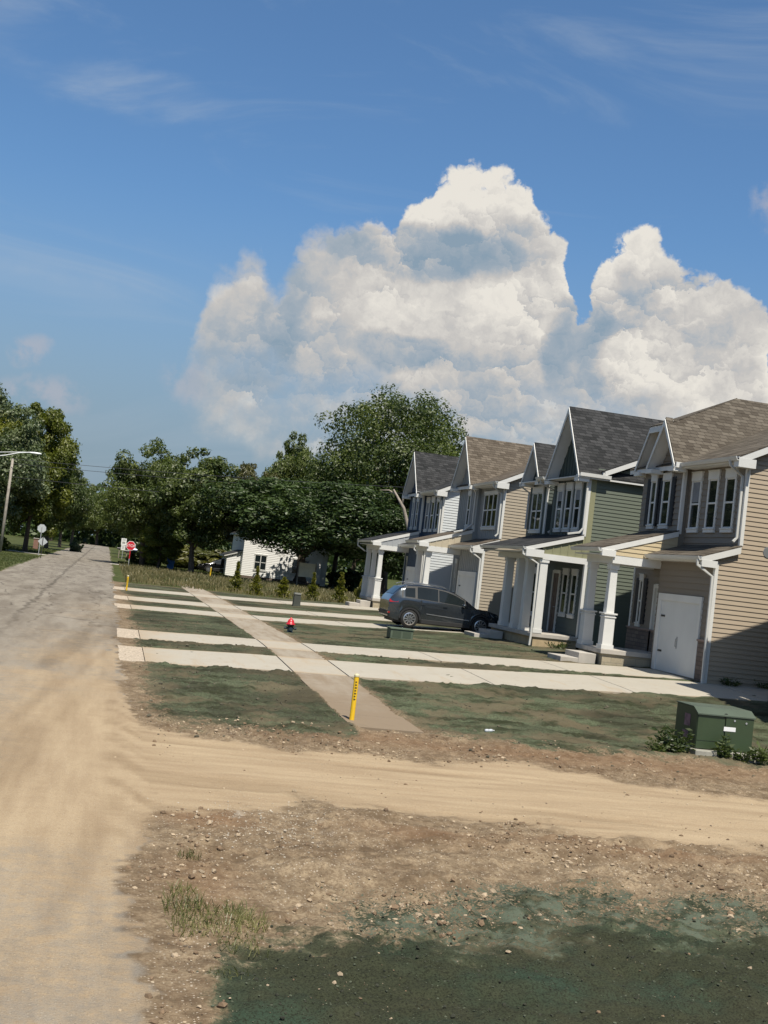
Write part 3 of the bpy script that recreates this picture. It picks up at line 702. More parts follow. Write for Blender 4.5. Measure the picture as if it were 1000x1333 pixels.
def front_gable(parent, a0, a1, b, zr, half, pitch, rm, trimm, clip=None, sides=(-1, 1)):
    """steep roof with its ridge running back from the street at y = b"""
    for s in (-1, 1):
        zf = zr-half*pitch
        if clip and s < 0:
            ac, zc = clip; hb = (zr-zc)/pitch; af = -.03; bm = b-.75
            pts = [(af, b-half, zf), (a1, b-half, zf), (a1, b, zr), (ac, b, zr), (a0, b-hb, zc), (a0, bm, zr-.75*pitch), (af, bm, zr-.75*pitch)]
        elif clip: ac, zc = clip; hb = (zr-zc)/pitch; pts = [(a0, b+s*half, zf), (a1, b+s*half, zf), (a1, b, zr), (ac, b, zr), (a0, b+s*hb, zc)]
        else: pts = [(a0, b+s*half, zf), (a1, b+s*half, zf), (a1, b, zr), (a0, b, zr)]
        if s in sides: slabroof(parent, pts if s > 0 else pts[::-1], rm, trimm, td=.07)
    if clip:
        ac, zc = clip; hb = (zr-zc)/pitch
        slabroof(parent, [(a0-.02, b-hb-.02, zc+.02), (a0-.02, b+hb+.02, zc+.02), (ac, b, zr+.03)], rm, trimm, td=.07)
    # barge boards and boxed returns at the feet
    mb = MB()
    top = clip[1] if clip else zr
    for s in (-1, 1):
        hb = (zr-top)/pitch
        if clip and s < 0: continue
        mb.slab([(a0-.035, b+s*half, zr-half*pitch-.05), (a0-.035, b+s*hb, top-.05), (a0-.035, b+s*hb, top-.20-.06*(0 if clip else 1)), (a0-.035, b+s*(half), zr-half*pitch-.20)], (.03, 0, 0))
        y0, y1 = sorted((b+s*half, b+s*(half-.42))); z = zr-half*pitch
        mb.box(a0-.03, a0+.42, y0, y1, z-.26, z-.12)
    if clip: mb.box(a0-.05, a0-.02, b-hb, b+hb, top-.24, top-.05)
    mb.build('barge_board', trimm, parent)
def tri_wall(style, parent, plane, b, zr, half, pitch, base, m, cut=None):
    z0 = base; h0 = half
    P = [(b-half, z0), (b+half, z0), (b+half, zr-half*pitch-.15)] if False else [(b-(zr-.2-z0)/pitch, z0), (b+(zr-.2-z0)/pitch, z0), (b, zr-.2)]
    if cut: hb = (zr-.2-cut)/pitch; P = P[:2]+[(b+hb, cut), (b-hb, cut)]
    return cover(style, 'W', plane, P, parent, m)
def garage_door(parent, a, b0, b1, z0, z1, rows=1):
    mb = MB().box(a-.036, a+.03, b0, b1, z0, z1)
    d = mb.build('garage_door', DOORW, parent)
    for z in (z0+.28*(z1-z0), z0+.78*(z1-z0)): MB().box(a-.05, a-.036, b1-.30, b1-.04, z-.03, z+.03).build('hinge', BLACKM, d)
    h = MB(); yc = (b0+b1)/2-.0; zc = z0+.43*(z1-z0)
    h.tube([(a-.036, yc, zc-.14), (a-.085, yc, zc-.11), (a-.09, yc, zc), (a-.085, yc, zc+.11), (a-.036, yc, zc+.14)], .016, 6); h.box(a-.044, a-.036, yc-.035, yc+.035, zc-.19, zc+.19)
    h.build('handle', GALV, d)
    t = MB().box(a-.075, a+.02, b1, b1+.24, z0, z1+.22).box(a-.075, a+.02, b0-.12, b0, z0, z1+.22).box(a-.08, a+.02, b0-.0, b1, z1, z1+.22)
    t.build('door_casing', WHITE, parent, bevel=.006)
def front_door(parent, plane, u0, u1, z0, z1, m):
    c = MB(); wbox(c, 'W', plane, u0-.12, u0, -.01, .06, z0, z1+.12); wbox(c, 'W', plane, u1, u1+.12, -.01, .06, z0, z1+.12); wbox(c, 'W', plane, u0, u1, -.01, .06, z1, z1+.14)
    c.build('door_casing', WHITE, parent)
    d = MB(); wbox(d, 'W', plane, u0, u1, -.02, .034, z0, z1)
    w = u1-u0
    for k in range(3):
        za, zb = z0+.18+k*(z1-z0-.25)/3, z0+.05+(k+1)*(z1-z0-.25)/3
        for q in (0, 1): wbox(d, 'W', plane, u0+.1+q*(w/2-.03), u0+w/2-.05+q*(w/2-.03), .034, .044, za, zb)
    o = d.build('front_door', m, parent)
    h = MB(); h.tube([pt('W', plane, u0+.1, .02, z0+1.0), pt('W', plane, u0+.1, .08, z0+1.0), pt('W', plane, u0+.2, .08, z0+1.0)], .014, 6); h.build('handle', GALV, o)
def lantern(parent, face, plane, u, z):
    mb = MB(); wbox(mb, face, plane, u-.06, u+.06, 0, .03, z-.09, z+.09); wbox(mb, face, plane, u-.015, u+.015, .03, .14, z+.06, z+.09)
    p = pt(face, plane, u, .14, z); mb.taper(p[0], p[1], z-.16, z+.02, .045, .075); mb.taper(p[0], p[1], z+.02, z+.09, .09, .01)
    mb.build('wall_lantern', BLACKM, parent)

def house_a(loc, label, k):
    """house with the garage at its near end, porch beyond, a bay above; x to the back, y up the street, z from the garage floor"""
    H = thing('townhouse', loc, label, 'house', 'new houses along the street')
    sm, fm, rm, tm = k['side'], k['front'], k['roof'], k['tri']; st = k.get('style', 'lap'); gt = k.get('trim', WHITE)
    pe = k.get('porch_end', 5.75)
    # walls
    cover('lap', 'S', 0, [(0, -.25), (9.6, -.25), (9.6, 3.95), (.7, 3.95), (0, 3.66)], H, sm)
    cover('lap', 'S', 0, [(.7, 3.95), (9.6, 3.95), (9.6, 6.72), (5.2, 8.82), (.7, 6.68)], H, sm)
    cover('lap', 'N', 7.15, [(.7, -.25), (9.6, -.25), (9.6, 6.72), (5.2, 8.82), (.7, 6.68)], H, sm)
    MB().box(9.55, 9.6, 0, 7.15, -.25, 6.72).build('wall', sm, H)
    cover(st if st == 'bb' else 'lap', 'W', 0, [(0, -.25), (3.62, -.25), (3.62, 3.66), (0, 3.66)], H, fm)
    cover('lap', 'N', 3.62, [(0, -.25), (.7, -.25), (.7, 3.9), (0, 3.66)], H, fm)
    cover(st, 'W', .7, [(0, 3.7), (3.62, 3.7), (3.62, 6.75), (0, 6.75)], H, fm)
    cover(st, 'W', .48, [(3.62, 3.5), (6.55, 3.5), (6.55, 6.75), (3.62, 6.75)], H, fm)
    cover('lap', 'S', 3.62, [(.48, 3.5), (.7, 3.5), (.7, 6.7), (.48, 6.7)], H, fm)
    cover('lap', 'N', 6.55, [(.48, 3.5), (.7, 3.5), (.7, 6.7), (.48, 6.7)], H, fm)
    cover('lap', 'W', .7, [(6.55, 3.3), (7.15, 3.3), (7.15, 6.75), (6.55, 6.75)], H, fm)
    cover(st, 'W', .7, [(3.62, .1), (7.15, .1), (7.15, 3.5), (3.62, 3.5)], H, fm)
    if k.get('stone', True):
        for q in ((.7, 3.62, 7.15, .35), (0, -.02, .50, -.2)):
            w = MB(); wbox(w, 'W', q[0], q[1], q[2], .0, .06, q[3], 1.10); w.build('stone_base', STONE_D, H)
        for q in ((.7, 3.62, 7.15), (0, -.05, .52)):
            l = MB(); wbox(l, 'W', q[0], q[1], q[2], 0, .10, 1.10, 1.155); l.build('stone_ledge', mat('ledge_cap', (.27, .20, .17), .8), H)
    # body roof with its ridge along the street, gable to the viewer
    e = (.24, 6.62); rg = (5.2, 6.62+.49*4.96); bk = (10.1, 6.7)
    slabroof(H, [(e[0], -.30, e[1]), (e[0], 7.45, e[1]), (rg[0], 7.45, rg[1]), (rg[0], -.30, rg[1])], rm)
    slabroof(H, [(bk[0], -.30, bk[1]), (bk[0], 7.45, bk[1]), (rg[0], 7.45, rg[1]), (rg[0], -.30, rg[1])], rm)
    rake(H, (e[0], -.30, e[1]-.05), (rg[0], -.30, rg[1]-.05), (0, -.03, 0), gt, .20)
    MB().box(e[0]-.02, .78, -.31, -.02, 6.30, 6.56).build('eave_return', gt, H)
    MB().box(.25, .70, -.28, 3.3, 6.44, 6.48).build('soffit', gt, H)
    gutter(H, (e[0], -.30, 6.60), (e[0], 3.34, 6.60), GUTTER)
    # steep front gable, its wall and the small gable before it
    if k.get('clipped'):
        front_gable(H, .22, 9.5, 5.15, 9.28, 1.80, 1.48, rm, gt, clip=(2.85, 8.02))
        tri_wall(st, H, .60, 5.15, 9.28, 1.8, 1.48, 6.6, fm, cut=7.85)
        front_gable(H, -.03, 1.3, 4.40, 8.15, 1.05, 1.48, rm, gt, sides=(1,))
        tri_wall(st, H, .44, 4.40, 8.13, 1.05, 1.48, 6.6, fm)
    else:
        zr = k.get('ridge', 9.02)
        front_gable(H, .0, 9.5, 4.95, zr, 1.68, 1.45, rm, gt)
        tri_wall(st, H, .47, 4.95, zr, 1.68, 1.45, 6.6, fm)
    MB().box(.0, .48, 3.30, 3.62, 6.45, 6.62).build('gutter_end', gt, H)
    # garage roof
    slabroof(H, [(-.53, -.13, 3.60), (-.53, 3.56, 3.60), (.69, 3.56, 4.03), (.69, -.13, 4.03)], rm, td=.10)
    rake(H, (-.53, -.13, 3.56), (.69, -.13, 3.98), (0, -.03, 0), gt, .19)
    MB().box(-.52, -.02, -.14, -.03, 3.28, 3.48).build('eave_return', gt, H)
    MB().box(-.50, .0, -.10, 3.56, 3.42, 3.46).build('soffit', gt, H)
    gutter(H, (-.53, -.13, 3.575), (-.53, 3.56, 3.575), GUTTER)
    # corner boards and downspouts
    corner_board(H, 0, 0, -.2, 3.45, gt); corner_board(H, .7, 0, 4.02, 6.46, gt); corner_board(H, .48, 3.62, 4.35, 6.45, gt); corner_board(H, .7, 7.07, .4, 3.5, gt)
    downspout(H, [(.16, .12, 6.5), (.20, .12, 6.36), (.60, .08, 6.06), (.61, .08, 4.25), (.50, .08, 4.12)])
    downspout(H, [(-.62, -.06, 3.46), (-.62, -.06, 3.32), (-.12, -.08, 3.02), (-.09, -.08, -.10), (-.2, -.10, -.18)])
    if k.get('bay_spout'): downspout(H, [(.2, 3.4, 6.5), (.40, 3.5, 6.2), (.40, 3.5, 4.7), (.0, 3.5, 4.35), (-.5, 3.45, 4.2)])
    garage_door(H, 0, .62, 3.18, -.02, 2.18)
    # windows
    if k.get('triple'):
        window(H, 'W', .7, .75, 2.85, 4.45, 6.25, gt, lites=3, head=.12)
    else:
        for u, bd in ((.51, 0), (1.60, 0), (2.71, .42)): window(H, 'W', .7, u, u+.66, 4.41, 6.34, gt, head=.27, blind=bd)
    for u, w in k.get('baywin', ((4.42, .62), (5.50, .45))): window(H, 'W', .48, u, u+w, 4.52, 6.36, gt, head=.22, shutters=k.get('shut'))
    window(H, 'W', .7, 6.22, 6.52, 1.18, 2.97, gt, shutters=k.get('shut'))
    front_door(H, .7, 4.35, 5.25, .42, 2.55, k['door'])
    lantern(H, 'W', .7, 4.05, 2.15)
    # porch
    MB().box(-1.75, .7, 3.60, pe, .27, .42).build('porch_floor', SLABC, H, bevel=.015)
    MB().box(-1.66, .6, 3.66, pe-.08, -.30, .268).build('foundation', STONE_Y, H)
    MB().box(-2.35, -1.76, 3.9, 5.1, -.25, .22).box(-2.95, -2.351, 3.9, 5.1, -.25, .04).build('porch_steps', SLABC, H, bevel=.015)
    slabroof(H, [(-2.1, 3.56, 3.64), (-2.1, pe+.25, 3.64), (.47, pe+.25, 4.47), (.47, 3.56, 4.47)], rm, td=.10)
    rake(H, (-2.1, 3.56, 3.60), (.47, 3.56, 4.43), (0, -.03, 0), gt, .17)
    MB().box(-2.09, -1.62, 3.53, 3.68, 3.36, 3.56).build('eave_return', gt, H)
    gutter(H, (-2.1, 3.56, 3.61), (-2.1, pe+.25, 3.61), GUTTER)
    MB().box(-2.05, .5, 3.62, pe+.2, 3.40, 3.43).build('soffit', gt, H)
    cover(k.get('tristyle', 'lap'), 'S', 3.60, [(-1.66, 3.42), (.47, 3.42), (.47, 4.30), (-1.66, 3.62)], H, tm, 'porch_gable')
    MB().box(-1.68, .0, 3.585, 3.86, 3.16, 3.42).box(-1.68, -1.46, 3.861, pe, 3.16, 3.40).box(-1.459, .68, pe-.2, pe, 3.16, 3.40).build('porch_beam', gt, H)
    for b in k.get('cols', (3.86, pe-.22)): column(H, -1.52, b, .42, 3.16, gt)
    if k.get('porch_spout'): downspout(H, [(-2.18, pe+.1, 3.5), (-2.18, pe+.1, 3.3), (-1.72, pe-.05, 3.0)])
    if k.get('vent'):
        MB().lathe([(.0, 0), (.16, 0), (.19, .05), (.15, .08), (.0, .085)][::-1], 16, (1.62, -.03, 3.93), 'y').build('wall_vent', mat('vent_grey', (.17, .18, .19), .5), H)
    return H

def house_b(loc, label, k, porch=True):
    """house with twin front gables over a long shed porch"""
    H = thing('townhouse', loc, label, 'house', 'new houses along the street')
    sm, fm, om, rm = k['side'], k['front'], k['strip'], k['roof']; gt = k.get('trim', WHITE)
    cover('lap', 'S', 0, [(.2, -.25), (9.6, -.25), (9.6, 3.95), (.2, 3.95)], H, sm)
    cover('lap', 'S', 0, [(.2, 3.951), (9.6, 3.951), (9.6, 6.8), (5.4, 8.75), (1.2, 6.8), (.2, 6.8)], H, sm)
    cover('bb', 'S', -.012, [(-.1, 3.6), (.2, 3.6), (.2, 6.35), (-.1, 6.35)], H, om)
    cover('lap', 'N', 7.15, [(.2, -.25), (9.6, -.25), (9.6, 6.8), (5.4, 8.75), (1.2, 6.8), (.2, 6.8)], H, sm)
    MB().box(9.55, 9.6, 0, 7.15, -.25, 6.72).build('wall', sm, H)
    cover('lap', 'W', .2, [(0, .1), (7.15, .1), (7.15, 3.6), (0, 3.6)], H, fm)
    cover('bb', 'W', -.1, [(0, 3.6), (3.65, 3.6), (3.65, 6.75), (0, 6.75)], H, fm)
    cover('bb', 'W', -.1, [(4.3, 3.6), (6.5, 3.6), (6.5, 6.75), (4.3, 6.75)], H, fm)
    cover('lap', 'W', .2, [(3.65, 3.6), (4.3, 3.6), (4.3, 6.75), (3.65, 6.75)], H, fm)
    cover('lap', 'S', 4.3, [(-.1, 3.6), (.2, 3.6), (.2, 6.7), (-.1, 6.7)], H, fm); cover('lap', 'N', 3.65, [(-.1, 3.6), (.2, 3.6), (.2, 6.7), (-.1, 6.7)], H, fm)
    cover('lap', 'N', 6.5, [(-.1, 3.6), (.2, 3.6), (.2, 6.7), (-.1, 6.7)], H, fm)
    cover('lap', 'W', .2, [(6.5, 3.6), (7.15, 3.6), (7.15, 6.75), (6.5, 6.75)], H, fm)
    # roofs
    front_gable(H, -.60, 9.6, 1.62, 9.22, 1.82, 1.50, rm, gt)
    cover('bb', 'W', -.11, [(.0, 6.6), (3.3, 6.6), (1.62, 9.0)], H, k['gab'])
    MB().box(-.16, -.13, 1.45, 1.78, 7.75, 8.45).build('gable_vent', gt, H)
    front_gable(H, -.55, 4.0, 5.40, 8.10, 1.08, 1.45, rm, gt)
    cover('bb', 'W', -.11, [(4.45, 6.6), (6.35, 6.6), (5.40, 7.95)], H, k['gab'])
    MB().box(-.58, .62, -.24, .18, 6.36, 6.50).build('eave_return', gt, H)
    slabroof(H, [(-.58, -.26, 6.52), (.62, -.26, 6.52), (.62, .25, 6.90), (-.58, .25, 6.90)], rm, td=.03)
    MB().box(-.60, .64, -.30, -.26, 6.42, 6.55).build('gutter', GUTTER, H)
    slabroof(H, [(.30, -.28, 6.70), (.30, 7.4, 6.70), (5.4, 7.4, 9.05), (5.4, -.28, 9.05)], rm)
    slabroof(H, [(10.1, -.28, 6.85), (10.1, 7.4, 6.85), (5.4, 7.4, 9.05), (5.4, -.28, 9.05)], rm)
    rake(H, (.38, -.28, 6.70), (5.4, -.28, 9.01), (0, -.03, 0), gt, .19)
    MB().box(-.60, -.1, -.2, 6.5, 6.40, 6.44).build('soffit', gt, H)
    gutter(H, (-.60, 3.45, 6.55), (-.60, 4.35, 6.55), GUTTER)
    corner_board(H, -.12, 0, 4.2, 6.4, gt, .13); MB().box(-.14, -.09, 4.25, 4.42, 4.3, 6.4).build('corner_board', gt, H)
    downspout(H, [(-.2, -.10, 6.42), (-.19, -.10, 6.25), (-.17, -.05, 6.1), (-.17, -.05, 4.5), (-.30, -.05, 4.32), (-.75, -.02, 4.22)])
    downspout(H, [(-.62, 3.9, 6.44), (-.62, 3.9, 6.3), (.08, 3.85, 6.05), (.08, 3.85, 4.5), (-.1, 3.85, 4.35)])
    downspout(H, [(-.62, 6.46, 6.44), (-.62, 6.46, 6.3), (-.17, 6.46, 6.05), (-.17, 6.46, 4.5)])
    for u, bd in ((.55, .25), (1.50, 0), (2.45, .25)): window(H, 'W', -.1, u, u+.64, 4.36, 6.28, gt, head=.26, blind=bd)
    window(H, 'W', -.1, 4.75, 6.05, 4.32, 6.25, gt, lites=2, head=.24)
    for u in (.78, 1.72): window(H, 'W', .2, u, u+.58, 1.08, 2.95, gt)
    front_door(H, .2, 2.72, 3.32, .42, 2.75, k['door'])
    lantern(H, 'W', .2, 4.3, 2.15)
    window(H, 'W', .2, 4.9, 6.6, .9, 2.9, gt, lites=2)
    if not porch: return H
    # porch
    PE = 5.2
    MB().box(-1.72, .2, 0, PE, .27, .42).build('porch_floor', SLABC, H, bevel=.015)
    MB().box(-1.62, .1, .05, PE-.08, -.30, .268).build('foundation', mat('tan_block', (.40, .31, .19), .9, .15, 3, bump=.3), H)
    MB().box(-2.3, -1.73, 3.2, 4.6, -.25, .20).box(-2.9, -2.301, 3.2, 4.6, -.25, .03).build('porch_steps', SLABC, H, bevel=.015)
    slabroof(H, [(-2.3, -.06, 3.60), (-2.3, PE+.2, 3.60), (-.09, PE+.2, 4.27), (-.09, -.06, 4.27)], rm, td=.10)
    rake(H, (-2.3, -.06, 3.56), (-.09, -.06, 4.23), (0, -.03, 0), gt, .15)
    MB().box(-2.29, -1.60, -.09, .04, 3.22, 3.50).build('eave_return', gt, H)
    gutter(H, (-2.3, -.06, 3.57), (-2.3, PE+.2, 3.57), GUTTER)
    MB().box(-2.25, .18, 0.05, PE, 3.38, 3.41).build('soffit', gt, H)
    cover('bb', 'S', .02, [(-1.62, 3.38), (.19, 3.38), (.19, 4.3), (-.09, 4.12), (-1.62, 3.66)], H, om, 'porch_gable')
    MB().box(-1.64, .19, -.02, .20, 3.16, 3.38).box(-1.64, -1.42, .201, PE, 3.16, 3.37).build('porch_beam', gt, H)
    MB().box(.07, .19, -.03, .12, .42, 3.159).build('porch_post', gt, H)
    for b in (.17, 1.55, 2.6, 4.0): column(H, -1.5, b, .42, 3.16, gt, ped=0, w=.16)
    downspout(H, [(-2.38, .02, 3.46), (-2.38, .02, 3.3), (-1.76, -.02, 2.98), (-1.74, -.02, .3), (-1.76, -.02, -.05)])
    return H

TAN = siding_mat('tan_siding', (.40, .33, .25)); TAN2 = siding_mat('khaki_siding', (.37, .32, .25)); BRN = siding_mat('brown_siding', (.22, .19, .155)); CREAM = siding_mat('cream_siding', (.52, .43, .28))
GRN = siding_mat('green_siding', (.125, .145, .115)); GRN_F = siding_mat('dark_green_board', (.085, .105, .098)); OLIVE = siding_mat('olive_board', (.26, .26, .16)); GABLE_G = siding_mat('deep_green_board', (.060, .080, .070))
GREY_F = siding_mat('grey_board', (.30, .31, .31)); PALE = siding_mat('pale_grey_siding', (.56, .59, .61)); NAVY = siding_mat('navy_board', (.065, .095, .145)); BEIGE = siding_mat('beige_siding', (.50, .44, .33)); GREYT = siding_mat('grey_porch_siding', (.36, .38, .40))
R_BRN = shingle_mat('brown_shingles', (.070, .058, .045), (.165, .143, .115), (.115, .10, .080)); R_BLK = shingle_mat('charcoal_shingles', (.020, .021, .022), (.066, .066, .068), (.042, .043, .045)); R_BRN2 = shingle_mat('tan_shingles', (.080, .064, .048), (.175, .146, .115), (.125, .105, .085))
SHUT = mat('black_shutter', (.012, .014, .02), .6, .2)
RED_D = mat('brown_door', (.09, .05, .035), .5)
GREY_D = mat('grey_door', (.2, .21, .22), .5)
def pad(x, y, z=.85): return (x, y, z)
house_a(pad(17.35, 32.95), 'tan lap-sided house nearest on the right with brown clipped-gable roof', dict(side=TAN, front=BRN, roof=R_BRN, tri=CREAM, clipped=True, shut=SHUT, door=mat('white_door', (.5, .5, .48), .5), vent=True))
house_b(pad(17.35, 43.2), 'green house with twin gables, charcoal roof and four porch columns, third from the far end', dict(side=GRN, front=GRN_F, strip=OLIVE, gab=GABLE_G, roof=R_BLK, door=RED_D))
house_a(pad(16.57, 53.3, .9), 'tan house with a tan shingle roof between the green house and the navy house', dict(side=TAN2, front=GREY_F, roof=R_BRN2, tri=BEIGE, style='bb', stone=False, triple=True, bay_spout=True, baywin=((4.35, .5),), door=RED_D, ridge=9.05, tristyle='bb'))
house_a(pad(16.45, 63.2, .85), 'navy-fronted house with pale grey side, the farthest of the new row', dict(side=PALE, front=NAVY, roof=R_BLK, tri=GREYT, style='bb', stone=False, porch_end=7.2, cols=(3.86, 5.45, 7.0), baywin=((4.3, .5), (5.3, .42)), door=GREY_D, porch_spout=True, ridge=9.0, tristyle='bb'))
house_b(pad(17.35, 22.55), 'house just outside the right edge that throws its shadow on the tan house', dict(side=GRN, front=GRN_F, strip=OLIVE, gab=GABLE_G, roof=R_BLK, door=RED_D), porch=False)

# ------------------------------------------------------------------ far white house
def far_house():
    H = thing('cottage', (13.6, 125, .4), 'low white clapboard house behind the dark tree across the cross street', 'house')
    m = siding_mat('white_clapboard', (.82, .82, .81))
    siding('S', 0, [(0, 0), (8.7, 0), (8.7, 4.6), (4.35, 6.2), (0, 4.6)], .18).build('wall', m, H)
    MB().box(0, .05, 0, 12, 0, 4.6).build('wall', m, H); MB().box(8.65, 8.7, 0, 12, 0, 4.6).build('wall', m, H); MB().box(0, 8.7, 11.95, 12, 0, 4.6).build('wall', m, H)
    siding('S', .9, [(-1.5, 0), (0, 0), (0, 2.5), (-1.5, 2.1)], .18).build('wall', m, H); MB().box(-1.5, -1.45, .9, 6, 0, 2.1).build('wall', m, H)
    rm = R_BLK
    slabroof(H, [(-.35, -.35, 4.5), (-.35, 12.3, 4.5), (4.35, 12.3, 6.42), (4.35, -.35, 6.42)], rm); slabroof(H, [(9.05, -.35, 4.5), (9.05, 12.3, 4.5), (4.35, 12.3, 6.42), (4.35, -.35, 6.42)], rm)
    slabroof(H, [(-1.8, .7, 2.1), (-1.8, 6.2, 2.1), (.05, 6.2, 2.75), (.05, .7, 2.75)], rm)
    rake(H, (-.35, -.35, 4.46), (4.35, -.35, 6.38), (0, -.03, 0)); rake(H, (9.05, -.35, 4.46), (4.35, -.35, 6.38), (0, -.03, 0))
    for a, b in ((1.2, 2.5), (5.1, 6.9)): window(H, 'S', 0, a, b, .8, 2.5, WHITE, lites=2, head=.1)
    MB().box(-.04, 8.74, -.03, .0, -.15, .22).build('foundation', STONE_D, H)
    MB().box(8.2, 8.75, -.05, .02, .0, 3.9).build('corner_board', WHITE, H)
far_house()

# ------------------------------------------------------------------ vehicles
TYRE = mat('tyre', (.018, .018, .018), .85, .2); RIM = mat('alloy', (.55, .55, .56), .28, .08, metal=.85); DARKP = mat('black_plastic', (.02, .02, .021), .6, .2)
CGLASS = glass_mat('car_glass', (.010, .014, .016), .02); REDL = mat('tail_red', (.28, .008, .01), .15, .2, coat=.6); HEADL = mat('lamp_clear', (.35, .36, .38), .08, .1, coat=.8)
def car(name, loc, rz, label, paint, L=4.9, W=1.92, Hh=1.72, wb=3.03, prof='suv', wr=.37, detail=True, cat='car'):
    """x forward from the rear bumper, y to the left; z from the road"""
    C = thing(name, loc, label, cat, None, rz)
    k = L/4.9
    if prof == 'suv':
        belt = [(0, .98), (.12, 1.10), (.6, 1.17), (1.5, 1.13), (2.4, 1.08), (3.3, 1.03), (3.65, 1.02), (4.2, .97), (4.6, .89), (4.82, .76), (4.9, .58)]
        roof = [(0, .985), (.06, 1.12), (.22, 1.30), (.50, 1.57), (.72, 1.66), (1.3, 1.715), (1.9, 1.71), (2.35, 1.66), (2.75, 1.55), (3.2, 1.32), (3.62, 1.07), (3.66, 1.025), (4.2, .975), (4.6, .895), (4.82, .765), (4.9, .585)]
        pill = (.16, .30, 1.02, 1.18, 2.02, 2.10, 3.30)
    else:
        belt = [(0, .86), (.12, .95), (.7, .98), (2.0, .97), (3.2, .93), (3.5, .92), (4.2, .84), (4.6, .76), (4.82, .64), (4.9, .5)]
        roof = [(0, .86), (.06, .96), (.3, 1.20), (.6, 1.38), (1.2, 1.46), (1.9, 1.46), (2.4, 1.38), (2.9, 1.16), (3.42, .95), (3.5, .925), (4.2, .845), (4.6, .765), (4.82, .645), (4.9, .505)]
        pill = (.3, .42, 1.0, 1.12, 1.92, 2.0, 3.1)
    sc = Hh/1.72 if prof == 'suv' else Hh/1.46
    def ip(tab, x): return float(np.interp(x/k, [t[0] for t in tab], [t[1] for t in tab]))*sc
    xw = (.90*k, .90*k+wb)
    def low(x):
        z = .27+.12*(max(0, (.35-x/k))/.35)+.06*(max(0, (x/k-4.5))/.4)
        for c in xw:
            d = abs(x-c); ra = wr+.075
            if d < ra: z = max(z, wr*.98+math.sqrt(ra*ra-d*d))
        return z
    def hw(x):
        t = x/k; e = 1.0
        if t < .5: e = .86+.14*math.sin(t/.5*math.pi/2)
        if t > 4.1: e = math.sqrt(max(0, 1-((t-4.1)/.83)**2*.62))
        return W/2*e
    def section(x):
        """y,z pairs from the sill to the roof's middle"""
        h = hw(x); zl = low(x); zb = ip(belt, x); zr = max(ip(roof, x), zb+.004); zl = min(zl, zb-.06)
        tum = .30*(zr-zb)/(.62*sc)
        pts = [(h*.96, zl)]
        for q in (.22, .45, .7, .9): pts.append((h*(1.0 if q < .8 else .985)-(.022 if abs(q-.45) < .01 else 0), zl+(zb-zl)*q))
        pts.append((h*.955, zb))
        for q in (.3, .65, .9): pts.append((h*.955-tum*q, zb+(zr-zb)*q*.96))
        yr = h*.955-tum
        pts.append((yr*.90, zb+(zr-zb)*.985)); pts.append((yr*.5, zr)); pts.append((0, zr+.012*sc))
        return pts
    X = sorted(set([round(v, 3) for v in list(np.linspace(0, L, 62))+[c+s*(wr+.075)*q for c in xw for s in (-1, 1) for q in (1.001, .97, .85, .6, .3, 0)]]))
    mb = MB(); rows = []
    for x in X:
        s = section(x); i = len(mb.v); mb.v += [(x, -y, z) for y, z in s]+[(x, y, z) for y, z in reversed(s[:-1])]; rows.append((i, 2*len(s)-1))
    for (a, n), (b, _) in zip(rows, rows[1:]):
        for q in range(n-1): mb.f.append((a+q, a+q+1, b+q+1, b+q))
    mb.f.append(tuple(range(rows[0][0], rows[0][0]+rows[0][1]))); mb.f.append(tuple(range(rows[-1][0]+rows[-1][1]-1, rows[-1][0]-1, -1)))
    body = mb.build('body', paint, C, smooth=True)
    es = body.modifiers.new('split', 'EDGE_SPLIT'); es.split_angle = R(38)
    MB().box(.25, L-.3, -W/2*.80, W/2*.80, .20, .62*sc).build('underbody', DARKP, C)
    # side glass just outside the body skin
    def sideglass(x0, x1, q0, q1, sgn, nm='side_window', mt=None, off=.009):
        g = MB(); xs_ = np.linspace(x0, x1, 10); idx = []
        for x in xs_:
            h = hw(x); zb = ip(belt, x); zr = max(ip(roof, x), zb+.004); tum = .30*(zr-zb)/(.62*sc); r = []
            for q in np.linspace(q0, q1, 5):
                y = h*.955-tum*q+off; z = zb+(zr-zb)*q*.96; r.append(len(g.v)); g.v.append((x, sgn*y, z))
            idx.append(r)
        for a, b in zip(idx, idx[1:]):
            for c in range(4): g.f.append((a[c], b[c], b[c+1], a[c+1]) if sgn < 0 else (a[c], a[c+1], b[c+1], b[c]))
        g.build(nm, mt or CGLASS, C, smooth=True)
    p = [v*k for v in pill]
    for sgn in (-1, 1):
        sideglass(p[1]+.20*k, p[6]+.02, .02, .93, sgn, 'window_surround', DARKP, .004); sideglass(p[1]+.34*k, p[2]+.04, .09, .80, sgn); sideglass(p[3]-.02, p[4]+.02, .06, .88, sgn); sideglass(p[5]-.02, p[6]-.12*k, .06, .86, sgn)
    def crossglass(x0, x1, wd, nm):
        g = MB(); n = 7; xs_ = np.linspace(x0, x1, 6); idx = []
        for x in xs_:
            h = hw(x); zb = ip(belt, x); zr = max(ip(roof, x), zb+.004); yr = (h*.955-.30*(zr-zb)/(.62*sc))*wd; r = []
            for q in np.linspace(-1, 1, n): r.append(len(g.v)); g.v.append((x, yr*q, zr+.018+.012*(1-abs(q))))
            idx.append(r)
        for a, b in zip(idx, idx[1:]):
            for c in range(n-1): g.f.append((a[c], b[c], b[c+1], a[c+1]))
        g.build(nm, CGLASS, C, smooth=True)
    crossglass(2.72*k if prof == 'suv' else 2.4*k, 3.52*k if prof == 'suv' else 3.3*k, .86, 'windscreen'); crossglass(.16*k, .48*k, .84, 'rear_window')
